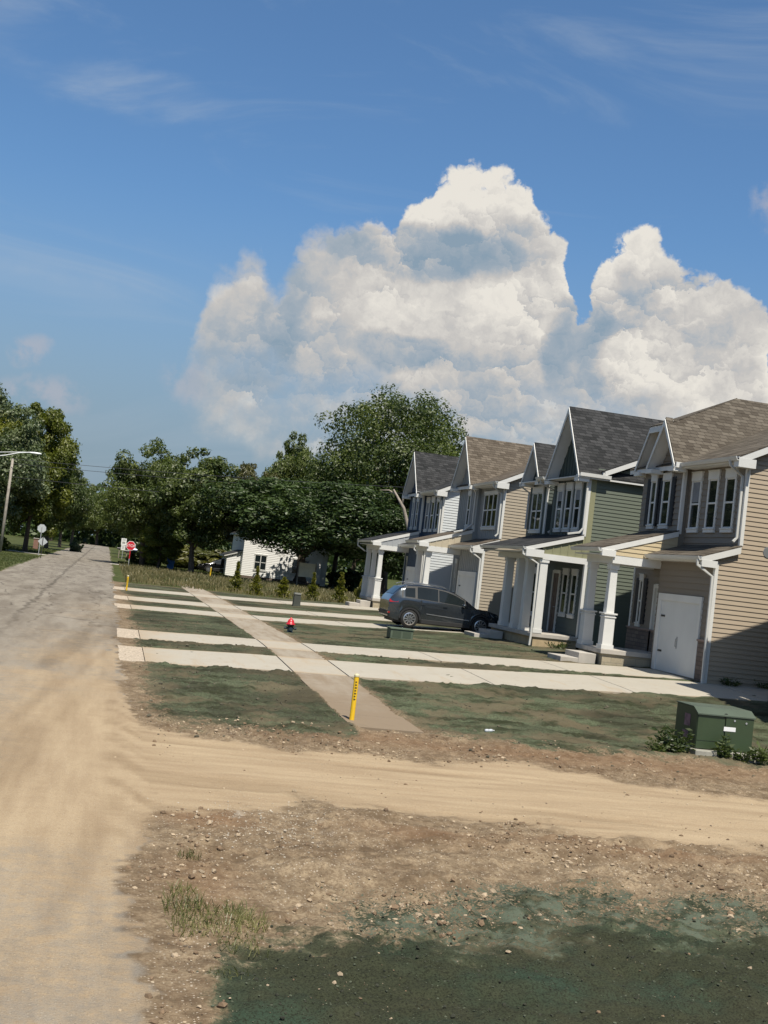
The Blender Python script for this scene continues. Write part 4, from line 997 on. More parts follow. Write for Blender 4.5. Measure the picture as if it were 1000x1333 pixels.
    # trim: cladding, sill strip, lamps, handles, mirrors, roof rails
    for sgn in (-1, 1):
        y = sgn*W/2
        MB().box(xw[0]+wr+.12, xw[1]-wr-.12, min(y*.965, y*1.006), max(y*.965, y*1.006), .24, .40).build('sill_cladding', DARKP, C, bevel=.01)
        ch = MB(); xa, xb = xw[0]+wr+.32, xw[1]-wr-.14
        ch.slab([(xa, y*1.004, .63*sc), (xb, y*1.004, .55*sc), (xb, y*1.004, .51*sc), (xa, y*1.004, .60*sc)], (0, -sgn*.03, 0)); ch.build('door_moulding', RIM, C)
        for xc in xw:
            a = MB(); n = 14; ra = wr+.03; rb = wr+.10
            for t in range(n+1):
                th = math.pi*t/n; cx, cz = math.cos(th), math.sin(th)
                a.v += [(xc+ra*cx, y*.985, wr*.98+ra*cz), (xc+rb*cx, y*.985, wr*.98+rb*cz), (xc+ra*cx, y*1.008, wr*.98+ra*cz), (xc+rb*cx, y*1.008, wr*.98+rb*cz)]
            for t in range(n): q = 4*t; a.f += [(q+2, q+3, q+7, q+6), (q+1, q+5, q+7, q+3), (q, q+2, q+6, q+4)]
            a.build('wheel_arch', DARKP, C)
        for x0 in (p[3]+.12*k, p[5]+.16*k): MB().tube([(x0, y*.97, .95*sc), (x0+.02, y*1.012, .955*sc), (x0+.17, y*1.012, .955*sc), (x0+.19, y*.97, .95*sc)], .017, 6).build('door_handle', paint, C)
        mx = MB(); mx.lathe([(.0, -.08), (.07, -.07), (.095, 0), (.08, .06), (.0, .085)], 10, (p[6]-.18*k, y*1.07, 1.09*sc), 'x'); mx.box(p[6]-.2*k, p[6]-.14*k, min(y*.9, y*1.05), max(y*.9, y*1.05), 1.05*sc, 1.09*sc)
        mx.build('mirror', paint, C, smooth=True)
        tl = MB(); tl.slab([(.02, sgn*hw(.1)*.93, 1.04*sc), (.42*k, sgn*(hw(.42)*.955+.012), 1.09*sc), (.36*k, sgn*(hw(.36)*.99+.012), .96*sc), (.02, sgn*hw(.1)*.99, .93*sc)], (0, -sgn*.12, 0)); tl.build('tail_light', REDL, C)
        hl = MB(); xa, xb = 4.28*k, 4.78*k; hl.slab([(xa, sgn*(hw(xa)+.004), .88*sc), (xb, sgn*(hw(xb)+.004), .74*sc), (xb, sgn*(hw(xb)+.004), .66*sc), (xa+.1, sgn*(hw(xa)+.004), .77*sc)], (0, -sgn*.10, 0)); hl.build('headlight', HEADL, C)
        if prof == 'suv':
            yr = hw(1.5)*.955-.30
            MB().tube([(.55*k, sgn*yr, 1.66*sc), (.75*k, sgn*yr, 1.735*sc), (1.6*k, sgn*yr, 1.765*sc), (2.2*k, sgn*yr, 1.735*sc), (2.4*k, sgn*yr, 1.67*sc)], .018, 6).build('roof_rail', RIM, C)
        for xc in xw:
            w = MB().lathe([(wr*.62, -.10), (wr*.93, -.105), (wr, -.06), (wr, .06), (wr*.93, .105), (wr*.62, .10)], 28, (xc, sgn*(W/2-.11), wr), 'y', False).build('wheel', TYRE, C, smooth=True)
            r = MB(); yo = sgn*(W/2-.015)
            rr = wr*.70
            r.lathe([(rr*.86, -.03), (rr, -.02), (rr, .015), (rr*.9, .018)], 28, (xc, yo-sgn*.01, wr), 'y', False)
            for t in range(10):
                th = 2*math.pi*t/10; d = Vector((math.cos(th), 0, math.sin(th))); e = Vector((-d.z, 0, d.x)); c0 = Vector((xc, yo, wr))
                r.slab([c0+d*.03-e*.018, c0+d*rr*.94-e*.03, c0+d*rr*.94+e*.03, c0+d*.03+e*.018], (0, -sgn*.03, 0))
            r.lathe([(.0, 0), (.06, .0), (.055, .02), (.0, .024)], 12, (xc, yo, wr), 'y')
            r.build('rim', RIM, w)
            MB().lathe([(.0, 0), (rr*.96, 0), (rr*.96, .02), (.0, .02)], 20, (xc, yo-sgn*.06, wr), 'y').build('brake_disc', DARKP, w)
    MB().box(-.02, .10, -W*.40, W*.40, .42*sc, .60*sc).build('bumper', DARKP, C, bevel=.03)
    MB().box(-.015, .06, -W*.34, -W*.47, .50*sc, .56*sc).box(-.015, .06, W*.34, W*.47, .50*sc, .56*sc).build('reflector', REDL, C)
    MB().box(L-.10, L-.012, -W*.30, W*.30, .42*sc, .58*sc).build('grille', DARKP, C, bevel=.02)
    return C
def paint(name, col, rough=.22):
    m, t, b = new_mat(name)
    tc = t.add('ShaderNodeTexCoord').outputs['Object']; n = t.noise(tc, 1.4, 5, .6); s = t.add('ShaderNodeSeparateXYZ'); t.link(tc, s.inputs[0])
    dust = t.math('MULTIPLY', t.sstep(s.outputs[2], .75, .25), t.sstep(n, .3, .7))
    c = t.mix(t.math('MULTIPLY', dust, .08), (*col, 1), (.16, .13, .10, 1)); t.link(c, b.inputs['Base Color'])
    b.inputs['Metallic'].default_value = .7; t.link(t.math('ADD', rough, t.math('MULTIPLY', dust, .3)), b.inputs['Roughness'])
    b.inputs['Coat Weight'].default_value = 1.; b.inputs['Coat Roughness'].default_value = .07
    MATS[name] = m; return m
car('parked_car', (11.5, 49.9, h1(13.3, 49.9)+.02), 0, 'dark grey SUV with ten-spoke wheels parked on the driveway by the green house', paint('grey_paint', (.068, .080, .092), .16), L=4.95, W=1.95, Hh=1.80, wb=3.05)
car('parked_car', (14.3, 128.6, .42), math.pi, 'black car parked across the cross street beside the white house', paint('black_paint', (.008, .008, .010)), L=4.9, W=1.85, Hh=1.62, wb=2.85, prof='suv', wr=.34)
car('parked_car', (4.3, 176, .42), R(90), 'dark blue SUV parked at the roadside beyond the stop sign', paint('blue_paint', (.025, .033, .055)), L=4.7, W=1.9, Hh=1.72, wb=2.8)

# ------------------------------------------------------------------ street furniture
YEL = mat('safety_yellow', (.80, .50, .02), .45, .06); REDP = mat('hydrant_red', (.50, .018, .03), .35, .15, coat=.3); NAVYP = mat('dark_teal', (.02, .035, .045), .4, .2)
def marker_post(x, y, h, r, label, cat='marker post'):
    z = h1(x, y); P = thing('marker_post', (x, y, z-.02), label, cat, 'yellow marker posts', 0)
    MB().tube([(0, 0, -.2), (0, 0, h)], r, 12).build('post', YEL, P, smooth=False)
    MB().lathe([(r*1.12, h), (r*1.12, h+.03), (r*.7, h+.055), (0, h+.06)], 12).build('cap', mat('pale_cap', (.62, .56, .36), .5), P)
    l = MB()
    for kk in range(7):
        zz = h-.09-kk*.055; l.box(-r*.45, r*.35*(.4+.6*((kk*37) % 5)/4), -r-.003, -r*.80, zz-.022, zz)
    l.build('lettering', BLACKM, P)
    return P
marker_post(4.98, 23.2, .86, .048, 'yellow marker post standing at the near end of the sidewalk')
marker_post(1.31, 64.9, .75, .045, 'yellow marker post by the road edge near the far driveway')
marker_post(9.0, 106.5, .95, .055, 'yellow marker post in the grass in front of the black car')
# hydrant
hx, hy = 6.05, 41.8; hzv = h1(hx, hy)
HY = thing('fire_hydrant', (hx, hy, hzv), 'red-topped fire hydrant with dark barrel beside the sidewalk', 'fire hydrant'); HY.location = (6.55, 42.4, h1(6.55, 42.4)-.05); HY.scale = (.84, .84, .76)
MB().lathe([(.16, 0), (.17, .05), (.12, .06), (.115, .36), (.15, .37), (.15, .41), (.125, .43)], 18).build('barrel', NAVYP, HY, smooth=True)
MB().lathe([(.20, .43), (.20, .47), (.155, .49), (.135, .58), (.10, .66), (.05, .70), (.035, .71), (.035, .76), (.0, .765)], 18).build('bonnet', REDP, HY, smooth=True)
for sx in (-1, 1): MB().lathe([(.0, -.26), (.055, -.26), (.06, -.2), (.05, -.12), (.05, 0)] if sx < 0 else [(.05, 0), (.05, .12), (.06, .2), (.055, .26), (.0, .26)], 10, (0, 0, .27), 'x').build('hose_cap', NAVYP, HY)
MB().lathe([(.0, -.24), (.08, -.24), (.085, -.18), (.07, -.10), (.07, 0)], 12, (0, 0, .24), 'y').build('pumper_cap', NAVYP, HY)
# pad transformer
TGRN = mat('transformer_green', (.040, .062, .030), .42, .10, 2.0); TG2 = mat('transformer_roof', (.075, .098, .072), .5, .1)
TR = thing('pad_transformer', (11.86, 22.6, .06), 'olive green pad-mounted transformer cabinet with white sticker', 'transformer')
tb = MB(); W_, Dp, hh = 1.24, .95, .86
tb.slab([(0, 0, .10), (W_, 0, .10), (W_, 0, hh-.02), (W_-.0, .16, hh+.06), (0, .16, hh+.06), (0, 0, hh-.02)][:0] or [(0, .02, .10), (0, .02, hh-.03), (0, .20, hh+.05), (0, Dp, hh+.05), (0, Dp, .10)], (W_, 0, 0))
tb.build('cabinet', TGRN, TR, bevel=.015)
MB().slab([(-.02, -.03, hh-.05), (-.02, .18, hh+.065), (-.02, Dp+.02, hh+.065), (-.02, Dp+.02, hh+.05), (-.02, .18, hh+.045), (-.02, -.03, hh-.075)], (W_+.04, 0, 0)).build('lid', TG2, TR)
MB().box(.01, W_*.49-.006, .0, .025, .11, hh-.08).build('door', TGRN, TR, bevel=.006); MB().box(W_*.49+.006, W_-.01, -.012, .022, .11, hh-.08).build('door', TGRN, TR, bevel=.006)
MB().box(.01, W_*.49-.012, -.004, .0, .27, .275).build('door_seam', BLACKM, TR)
MB().box(W_*.49-.03, W_*.49+.23, -.017, -.013, .50, .585).build('sticker', mat('sticker_white', (.8, .8, .8), .5), TR)
for x in (.80, 1.06): MB().lathe([(0, 0), (.022, 0), (.018, .012), (0, .014)][::-1], 10, (x, -.024, .72 if x < 1 else .69), 'y').build('lock_bolt', GALV, TR)
MB().box(-.006, -.002, .30, .55, .50, .74).box(-.006, -.002, .35, .60, .25, .40).build('warning_decal', mat('faded_decal', (.22, .12, .14), .6, .4, 9), TR)
MB().lathe([(0, 0), (.05, 0), (.045, .02), (0, .025)][::-1], 10, (W_*.49, .0, hh-.06), 'y').build('hinge', BLACKM, TR)
tp = MB().box(0, 1.44, -.10, 1.15, -.2, .255).build('concrete_pad', mat('pad_concrete', (.30, .29, .25), .9, .2, 3, bump=.3), bevel=.015, loc=(11.78, 22.5, -.10))
tag(tp, 'grey concrete pad under the green transformer', 'pad')
# low green service box in front of the car and small pedestal
SB = thing('service_box', (10.62, 43.0, h1(10.6, 43)), 'low faded green service box in the grass in front of the SUV', 'utility box')
MB().box(-.42, .42, -.3, .3, 0, .34).build('cabinet', mat('faded_green', (.085, .11, .075), .6, .2, 4), SB, bevel=.02)
MB().box(-.45, .45, -.33, .33, .34, .39).build('lid', mat('faded_lid', (.10, .13, .09), .6, .15, 4), SB, bevel=.01)
MB().box(-.34, -.03, -.304, -.299, .06, .28).box(.03, .34, -.304, -.299, .06, .28).build('panel', mat('box_panel', (.05, .07, .045), .7), SB)
PD = thing('cable_pedestal', (9.9, 63.0, h1(9.9, 63)-.02), 'short dark cable pedestal between the far driveways', 'pedestal')
MB().taper(0, 0, 0, .62, .19, .17).build('shell', mat('pedestal_dark', (.055, .06, .05), .6, .2), PD, bevel=.02); MB().taper(0, 0, .621, .72, .20, .15).build('lid', mat('pedestal_lid', (.08, .085, .075), .6), PD, bevel=.02)

# ---- signs
SIGNR = mat('sign_red', (.55, .012, .025), .4, .06); SIGNW = mat('sign_white', (.80, .80, .78), .4, .05); ALU = mat('sign_back', (.58, .60, .61), .4, .08, metal=.3); BLK = mat('sign_black', (.015, .015, .015), .5)
def text_mesh(body, size, m, parent, loc, rot, name='lettering', ext=.004):
    c = bpy.data.curves.new('lettering', 'FONT'); c.body = body; c.size = size; c.align_x = 'CENTER'; c.align_y = 'CENTER'; c.extrude = ext
    tmp = bpy.data.objects.new('tmp_text', c); COL.objects.link(tmp)
    me = bpy.data.meshes.new_from_object(tmp.evaluated_get(bpy.context.evaluated_depsgraph_get()))
    bpy.data.objects.remove(tmp); bpy.data.curves.remove(c)
    me.materials.clear(); me.materials.append(m)
    o = bpy.data.objects.new(name, me); COL.objects.link(o); o.parent = parent; o.location = loc; o.rotation_euler = rot
    return o
def octagon(r, y0, y1, cz):
    mb = MB(); pts = [(r*math.cos(R(22.5+45*k)), y0, cz+r*math.sin(R(22.5+45*k))) for k in range(8)]
    return mb.slab(pts, (0, y1-y0, 0))
ST = thing('stop_sign', (2.24, 116.4, .38), 'red stop sign facing the viewer on a partly red post', 'stop sign')
octagon(.455, 0, .012, 1.92).build('border', SIGNW, ST); octagon(.415, -.006, -.001, 1.92).build('sign_face', SIGNR, ST)
text_mesh('STOP', .36, SIGNW, ST, (0, -.012, 1.92), (R(90), 0, 0))
MB().box(-.035, .035, .014, .06, -.3, .72).build('post', GALV, ST); MB().box(-.04, .04, .013, .062, .721, 2.3).build('post_sleeve', SIGNR, ST)
SP = thing('speed_sign', (2.02, 150, .38), 'pair of white rectangular signs on one post beyond the stop sign', 'road sign')
MB().box(-.03, .03, .01, .06, -.3, 2.55).build('post', GALV, SP)
MB().box(-.30, .30, -.012, .008, 1.70, 2.50).build('sign_plate', SIGNW, SP); MB().box(-.25, .25, -.012, .008, 1.10, 1.66).build('sign_plate', SIGNW, SP)
mm = MB()
for z0, z1, w in ((2.36, 2.42, .2), (2.24, 2.30, .2), (1.86, 2.12, .18), (1.50, 1.56, .18), (1.38, 1.44, .15), (1.24, 1.30, .17)): mm.box(-w, w, -.018, -.013, z0, z1)
mm.build('lettering', mat('faded_print', (.30, .30, .29), .6), SP)
OS = thing('stop_sign', (-6.1, 121, .38), 'pale back of an octagonal sign on the left verge', 'stop sign')
octagon(.42, 0, .012, 2.55).build('sign_back', ALU, OS); MB().box(-.035, .035, -.05, -.002, -.3, 2.7).build('post', GALV, OS)
DS = thing('warning_sign', (-5.35, 110.5, .38), 'pale back of a diamond sign on a dark post in the left verge', 'road sign')
MB().slab([(0, .01, 1.02), (.42, .01, 1.44), (0, .01, 1.86), (-.42, .01, 1.44)], (0, .012, 0)).build('sign_back', ALU, DS); MB().box(-.03, .03, -.05, .008, -.3, 1.95).build('post', BLACKM, DS)
for i, (x, y, lab) in enumerate(((2.25, 134, 'dark mailbox on a post just past the stop sign'), (1.7, 158, 'dark mailbox on a post near the paired white signs'))):
    M_ = thing('mailbox', (x, y, .38), lab, 'mailbox', 'mailboxes along the road')
    MB().box(-.05, .05, -.05, .05, -.2, 1.05).build('post', WOOD, M_)
    b_ = MB(); pr = [(-.11, 1.05), (.11, 1.05), (.11, 1.2)]+[(.11*math.cos(t), 1.2+.11*math.sin(t)) for t in np.linspace(.3, 2.84, 7)]+[(-.11, 1.2)]
    b_.slab([(-.28, a, z) for a, z in pr], (.56, 0, 0)); b_.build('box', BLACKM, M_)
# brick pillar, blue bin, notice board
BP = thing('brick_pillar', (-8.0, 150, .38), 'small reddish brick pillar on the left lawn beyond the signs', 'pillar')
MB().box(-.28, .28, -.28, .28, 0, 1.25).build('shaft', stone_mat('brick', (.30, .12, .075), (.24, .10, .07), (.3, .27, .24), .21, .07), BP); MB().box(-.33, .33, -.33, .33, 1.251, 1.34).build('cap', SLABC, BP)
BN = thing('recycling_bin', (6.3, 121.2, .40), 'blue wheeled bin on the far side of the cross street', 'bin')
BLUE = mat('bin_blue', (.025, .14, .42), .5, .1)
MB().taper(0, 0, .08, 1.05, .30, .37).build('body', BLUE, BN, bevel=.03); MB().slab([(-.40, -.44, 1.06), (.40, -.44, 1.06), (.40, .42, 1.06), (-.40, .42, 1.06)], (0, 0, .09)).build('lid', BLUE, BN, bevel=.03)
for sx in (-.3, .3): MB().lathe([(.12, -.04), (.12, .04)], 14, (sx, .30, .12), 'x').build('wheel', TYRE, BN)
NB = thing('notice_board', (18.3, 112.6, .36), 'cream board on two posts in front of the white house', 'sign')
MB().box(-.75, .75, -.02, .02, .95, 2.25).build('board', mat('cream_board', (.66, .58, .42), .6), NB); MB().box(.76, .86, -.05, .05, -.3, 2.35).build('post', WOOD, NB); MB().box(-.86, -.76, -.05, .05, -.3, 2.35).build('post', WOOD, NB)
# utility pole with street light
UP = thing('street_light', (-9.26, 116.7, .3), 'wooden utility pole carrying a white street light on the left', 'street light')
MB().tube([(0, 0, -.5), (.02, 0, 4), (.05, 0, 8.7)], [.15, .135, .11], 12).build('pole', mat('grey_pole', (.30, .27, .23), .85, .25, 3), UP, smooth=True)
MB().tube([(-1.9, -.3, 8.55), (-.6, -.28, 8.85), (.6, -.25, 9.25), (1.5, -.2, 9.40)], .05, 8).tube([(-1.9, -.3, 8.95), (-.2, -.28, 9.2), (1.1, -.22, 9.36)], .03, 6).build('arm', mat('arm_white', (.72, .73, .74), .4), UP)
lm = MB().lathe([(.03, -.1), (.09, 0), (.13, .35), (.12, .8), (.05, 1.0), (0, 1.02)], 14, (0, 0, 0), 'x').build('lamp_head', mat('lamp_white', (.85, .86, .86), .3), UP, smooth=True); lm.location = (1.5, -.2, 9.38); lm.scale = (1, 1.3, .8)
# second pole behind the house carries the wires on
UP2 = thing('utility_pole', (40, 104, .3), 'utility pole hidden behind the navy house that carries the wires', 'utility pole')
MB().tube([(0, 0, -.5), (0, 0, 12)], [.16, .11], 12).build('pole', WOOD, UP2); MB().box(-.05, .05, -1, 1, 11, 11.15).build('crossarm', WOOD, UP2)
WIRE = mat('cable', (.05, .05, .055), .6)
for i, (z0, z1, dy) in enumerate(((8.6, 11.3, -.5), (8.2, 10.7, 0), (7.0, 9.0, .5))):
    pts = []
    for q in range(25):
        t = q/24; x = -9.2+49.2*t; pts.append((x, 116.7-12.7*t+dy, .3+z0+(z1-z0)*t-3.2*t*(1-t)*.55))
    w_ = MB().tube(pts, .020, 5).build('overhead_wire', WIRE)
    tag(w_, 'thin overhead wire strung along the cross street between poles', 'wire', 'overhead wires along the cross street')

# ------------------------------------------------------------------ trees
BARK = mat('bark', (.085, .065, .05), .95, .35, 5, bump=.5, bscale=12)
L_MID = leaf_mat('leaf_mid', (.042, .066, .018), (.150, .180, .045)); L_DARK = leaf_mat('leaf_dark', (.022, .040, .013), (.066, .100, .030), .25)
L_YEL = leaf_mat('leaf_yellowish', (.085, .108, .014), (.24, .25, .035), .4); L_SILV = leaf_mat('leaf_silvery', (.040, .066, .026), (.17, .205, .105), .3); L_BRN = leaf_mat('leaf_bronze', (.05, .055, .02), (.12, .115, .042), .3)
L_SHRUB = leaf_mat('leaf_shrub', (.075, .090, .016), (.24, .22, .04), .45)
def crown_mesh(name, seed, m, rx=5., rz=5.2, cz=6.8, n=38000, nl=52, leaf=.125, low=.8, pointy=0.):
    g = np.random.RandomState(seed)
    C = []; Rr = []
    for k in range(nl):
        d = g.normal(size=3); d /= np.linalg.norm(d)
        if d[2] < -low: d[2] = -low*g.rand()
        rad = g.uniform(.45, .92)
        wdt = 1-pointy*max(0, d[2])
        C.append((d[0]*rx*rad*wdt, d[1]*rx*rad*wdt, d[2]*rz*rad)); Rr.append(g.uniform(.20, .36)*rx*(1-.25*abs(d[2])))
    for k in range(int(nl*1.3)):            # smaller sprays on the outline
        d = g.normal(size=3); d /= np.linalg.norm(d)
        if d[2] < -low: d[2] = -low*g.rand()
        wdt = 1-pointy*max(0, d[2]); rad = g.uniform(.78, 1.0)
        C.append((d[0]*rx*rad*wdt, d[1]*rx*rad*wdt, d[2]*rz*rad)); Rr.append(g.uniform(.08, .16)*rx)
    C = np.array(C); Rr = np.array(Rr)
    pr = Rr**2; pr /= pr.sum(); idx = g.choice(len(C), n, p=pr)
    d = g.normal(size=(n, 3)); d /= np.linalg.norm(d, axis=1)[:, None]
    rr = 1-.45*g.rand(n)**1.6+np.where(g.rand(n) < .28, .35*g.rand(n), 0)
    P = C[idx]+d*(Rr[idx]*rr)[:, None]*np.array([1, 1, .8])
    P[:, 2] += cz
    # leaf sprays: two crossed slender quads folded along the midrib, tipped outward and drooping
    nn = d+g.normal(size=(n, 3))*.55; nn[:, 2] += .35; nn /= np.linalg.norm(nn, axis=1)[:, None]
    a = np.cross(nn, g.normal(size=(n, 3))); a /= np.linalg.norm(a, axis=1)[:, None]; b = np.cross(nn, a)
    s = leaf*g.uniform(.6, 1.5, n)
    A = a*s[:, None]; B = b*(s*.55)[:, None]; Nn = np.cross(a, b)*(s*.18)[:, None]
    V = np.stack([P-A, P+B+Nn, P+A, P-B+Nn], 1).reshape(-1, 3)
    F = np.arange(4*n).reshape(-1, 4)
    me = bpy.data.meshes.new(name); me.vertices.add(4*n); me.vertices.foreach_set('co', V.ravel())
    # two triangles with the fold between them
    T = np.concatenate([F[:, [0, 1, 2]], F[:, [0, 2, 3]]]).astype(np.int32)
    me.loops.add(T.size); me.loops.foreach_set('vertex_index', T.ravel()); me.polygons.add(len(T))
    me.polygons.foreach_set('loop_start', (np.arange(len(T))*3).astype(np.int32)); me.polygons.foreach_set('loop_total', np.full(len(T), 3, np.int32))
    me.update(calc_edges=True); me.materials.append(m); return me, C+np.array([0, 0, cz])
def trunk_mesh(seed, tips, r=.28, fork=2.0, h=6.0):
    g = random.Random(seed); mb = MB(); top = (g.uniform(-.3, .3), g.uniform(-.3, .3), h)
    mb.tube([(0, 0, -.3), (.0, .0, .4), (top[0]*.4, top[1]*.4, fork), (top[0], top[1], h)], [r*1.5, r*1.05, r*.85, r*.35], 10)
    for t in g.sample(list(range(len(tips))), min(12, len(tips))):
        p = tips[t]; z = g.uniform(fork, h*.75); s = z/h
        a = Vector((top[0]*s, top[1]*s, z)); b = Vector(p)
        mid = a.lerp(b, .5)+Vector((0, 0, -.3+g.uniform(0, .6))); mb.tube([a, mid, b], [r*.45, r*.28, r*.08], 6)
    return mb
PROTO = {}
def proto(kind, m, seed, **kw):
    me, tips = crown_mesh('crown', seed, m, **kw); PROTO[kind] = (me, trunk_mesh(seed, [tuple(t) for t in tips[:30]]))
proto('mid', L_MID, 1); proto('mid2', L_MID, 2, rx=4.6, rz=5.4, pointy=.4, n=42000); proto('dark', L_DARK, 3, rx=5.6, rz=4.6, cz=6.6, n=50000, nl=60, low=.8)
proto('yel', L_YEL, 4, rx=4.4, rz=5.7, cz=6.6, n=44000, low=.9); proto('silv', L_SILV, 5, rx=5.2, rz=5.6, cz=6.6, n=46000, low=.92); proto('brn', L_BRN, 6, rx=4.2, rz=5.0, cz=7.0, n=36000)
proto('big', L_MID, 8, rx=5.2, rz=5.4, cz=6.8, n=70000, nl=90, leaf=.085, low=.8)
FIRST = {}
def tree(kind, x, y, h, wd, label, group=None, rz=0., name='tree', nominal=12.2, nw=10.4):
    if kind in FIRST:
        T = copy_tree(FIRST[kind]); T['label'] = label
        if 'group' in T: del T['group']
        if group: T['group'] = group
    else:
        T = thing(name, (0, 0, 0), label, 'tree', group)
        o = bpy.data.objects.new('crown', PROTO[kind][0]); COL.objects.link(o); o.parent = T
        PROTO[kind][1].build('trunk', BARK, T, smooth=True); FIRST[kind] = T
    T.location = (x, y, h1(x, y)-.05); T.rotation_euler = (0, 0, rz); T.scale = (wd/nw, wd/nw, h/nominal)
    return T
tree('silv', -13.6, 124, 16.2, 13.5, 'silvery green tree behind the street light on the left', rz=.4)
tree('yel', -8.0, 131, 15.2, 9.8, 'yellow-green tree right of the silvery one, leaning over the road', rz=1.0)
tree('mid', 3.6, 123, 12.8, 9.5, 'broad green tree right above the stop sign', rz=.2)
tree('mid2', 8.0, 116.3, 12.3, 10.4, 'green tree with a dark forked trunk between the blue bin and the black car', rz=2.2)
tree('dark', 17.9, 113.5, 10.6, 17.0, 'dark spreading tree overhanging the white house', rz=.7).location.z += .75
tree('big', 28.2, 124, 21.4, 18.0, 'tallest tree, dense and round, rising behind the navy house', rz=1.9)
tree('brn', 15.3, 139, 13.4, 9.0, 'bronze-tinged tree between the forked tree and the dark tree', rz=.9)
tree('mid2', 20.4, 144, 18.0, 9.5, 'tall pointed green tree just left of the tallest tree', rz=4.0)
tree('dark', 29.5, 108, 9.5, 12, 'dark low tree directly behind the porch of the navy house', rz=2.7)
tree('yel', 2.2, 119, 4.6, 5.0, 'small bright shrub-like tree beside the stop sign', rz=2.0).location.x = 5.0
bgl = 'green tree in the far row closing the end of the street'
for i, (kd, x, y, h, wd) in enumerate((('mid', -7.5, 165, 12, 10), ('mid2', -6.8, 192, 12.5, 9), ('mid', -6.0, 225, 13, 10), ('mid2', 5.2, 160, 12.5, 9), ('mid', 5.5, 190, 13, 10), ('mid2', 6.0, 225, 13, 10), ('mid', -2.2, 300, 14, 14), ('mid2', 5, 290, 14, 12), ('mid', -12, 280, 15, 14))):
    tree(kd, x, y, h, wd, bgl, 'trees closing the end of the street', rz=i*1.3)
bgr = 'green tree in the band behind the white house'
for i, (kd, x, y, h, wd) in enumerate((('mid', 12, 158, 12.5, 11), ('mid2', 21, 160, 14, 11), ('mid', 30, 150, 14, 12), ('dark', 37, 140, 13, 13), ('mid', 44, 150, 14, 13), ('mid2', 26, 172, 15, 12))):
    tree(kd, x, y, h, wd, bgr, 'trees behind the white house', rz=i*1.7+.5)
tree('mid', 23.6, 128, 14.5, 11, 'green tree filling the space below the tallest tree', rz=3.1)
tree('yel', -12.5, 143, 15.5, 11, 'yellow-green tree farther back between the two left trees', rz=2.6)
bl = 'tree standing left of the street light beyond the frame'
for i, (kd, x, y, h, wd) in enumerate((('silv', -23, 118, 17, 13), ('mid', -17.5, 98, 18, 12), ('mid2', -16.5, 84, 18, 12), ('mid', -16, 71, 18, 12), ('mid2', -15.5, 58, 18, 12), ('mid', -15.5, 46, 18, 12), ('mid2', -16, 34, 18, 12))):
    tree(kd, x, y, h, wd, bl, 'trees along the left side of the street', rz=i*1.1)
def woodland():
    gg = np.random.RandomState(77); n = 110000
    th = gg.uniform(-1.0, 1.15, n); rad = gg.uniform(300, 345, n); X = rad*np.sin(th); Y = rad*np.cos(th)
    hh = 8.5+6*vnoise(th*38, rad*.03)+3*vnoise(th*120, rad*.1)
    Z = .2+hh*gg.rand(n)**1.25; P = np.stack([X, Y, Z], 1)
    a = gg.normal(size=(n, 3)); a /= np.linalg.norm(a, axis=1)[:, None]; b = np.cross(a, gg.normal(size=(n, 3))); b /= np.linalg.norm(b, axis=1)[:, None]
    q = gg.uniform(.45, 1.1, n)[:, None]; V = np.stack([P-a*q, P+b*q*.6, P+a*q, P-b*q*.6], 1).reshape(-1, 3)
    me = bpy.data.meshes.new('woodland'); me.vertices.add(4*n); me.vertices.foreach_set('co', V.ravel()); F = np.arange(4*n, dtype=np.int32)
    me.loops.add(4*n); me.loops.foreach_set('vertex_index', F); me.polygons.add(n); me.polygons.foreach_set('loop_start', np.arange(n, dtype=np.int32)*4); me.polygons.foreach_set('loop_total', np.full(n, 4, np.int32))
    me.update(calc_edges=True); me.materials.append(L_DARK); o = bpy.data.objects.new('woodland', me); COL.objects.link(o)
    tag(o, 'far band of woodland closing the horizon', 'woodland', None, 'stuff')
woodland()
# bare trunk by the navy house
BT = thing('dead_tree', (23.2, 96, h1(23, 96)), 'bare curved pale trunk beside the navy house roof', 'tree')
MB().tube([(1.1, 0, -.3), (.8, 0, 3), (.35, 0, 5.6), (-.4, 0, 7.6), (-1.4, 0, 9.0)], [.24, .2, .17, .14, .06], 9).build('trunk', mat('pale_bark', (.28, .24, .20), .9, .25, 4), BT, smooth=True)
MB().tube([(-.55, 0, 7.9), (-.45, .2, 8.8), (-.1, .3, 9.7)], [.10, .07, .03], 7).tube([(-1.0, 0, 8.5), (-1.7, .2, 8.9), (-2.5, .1, 8.8)], [.08, .05, .02], 6).build('branch', MATS['pale_bark'], BT, smooth=True)
# hedge under the trees
def bush(name, x, y, rx, ry, h, m, n, label, cat, leaf=.12, group=None, seed=1):
    me, _ = crown_mesh('foliage', seed, m, rx=1., rz=.62, cz=.55, n=n, nl=26, leaf=leaf, low=.9)
    T = thing(name, (x, y, h1(x, y)-.05), label, cat, group); o = bpy.data.objects.new('foliage', me); COL.objects.link(o); o.parent = T; o.scale = (rx, ry, h/1.2)
    return T
bush('hedge', 10.6, 133.0, 4.4, 1.5, 2.6, L_SHRUB, 9000, 'bright green hedge behind the black car', 'hedge', .07, seed=21)
bush('shrub', 4.6, 131.0, 2.2, 1.5, 2.2, L_MID, 6000, 'green bush left of the blue bin', 'shrub', .08, seed=22)
bush('shrub', 24.5, 121.0, 2.5, 1.5, 2.2, L_DARK, 6000, 'dark bush right of the white house corner', 'shrub', .08, seed=23)
bush('shrub', -11.2, 126, 2.0, 1.6, 1.6, L_YEL, 5000, 'bright low bush under the silvery tree', 'shrub', .08, seed=24)
bush('shrub', -3.9, 168, 1.0, 1.0, 1.6, L_SILV, 3000, 'pale round bush at the left road edge far along', 'shrub', .09, seed=25)
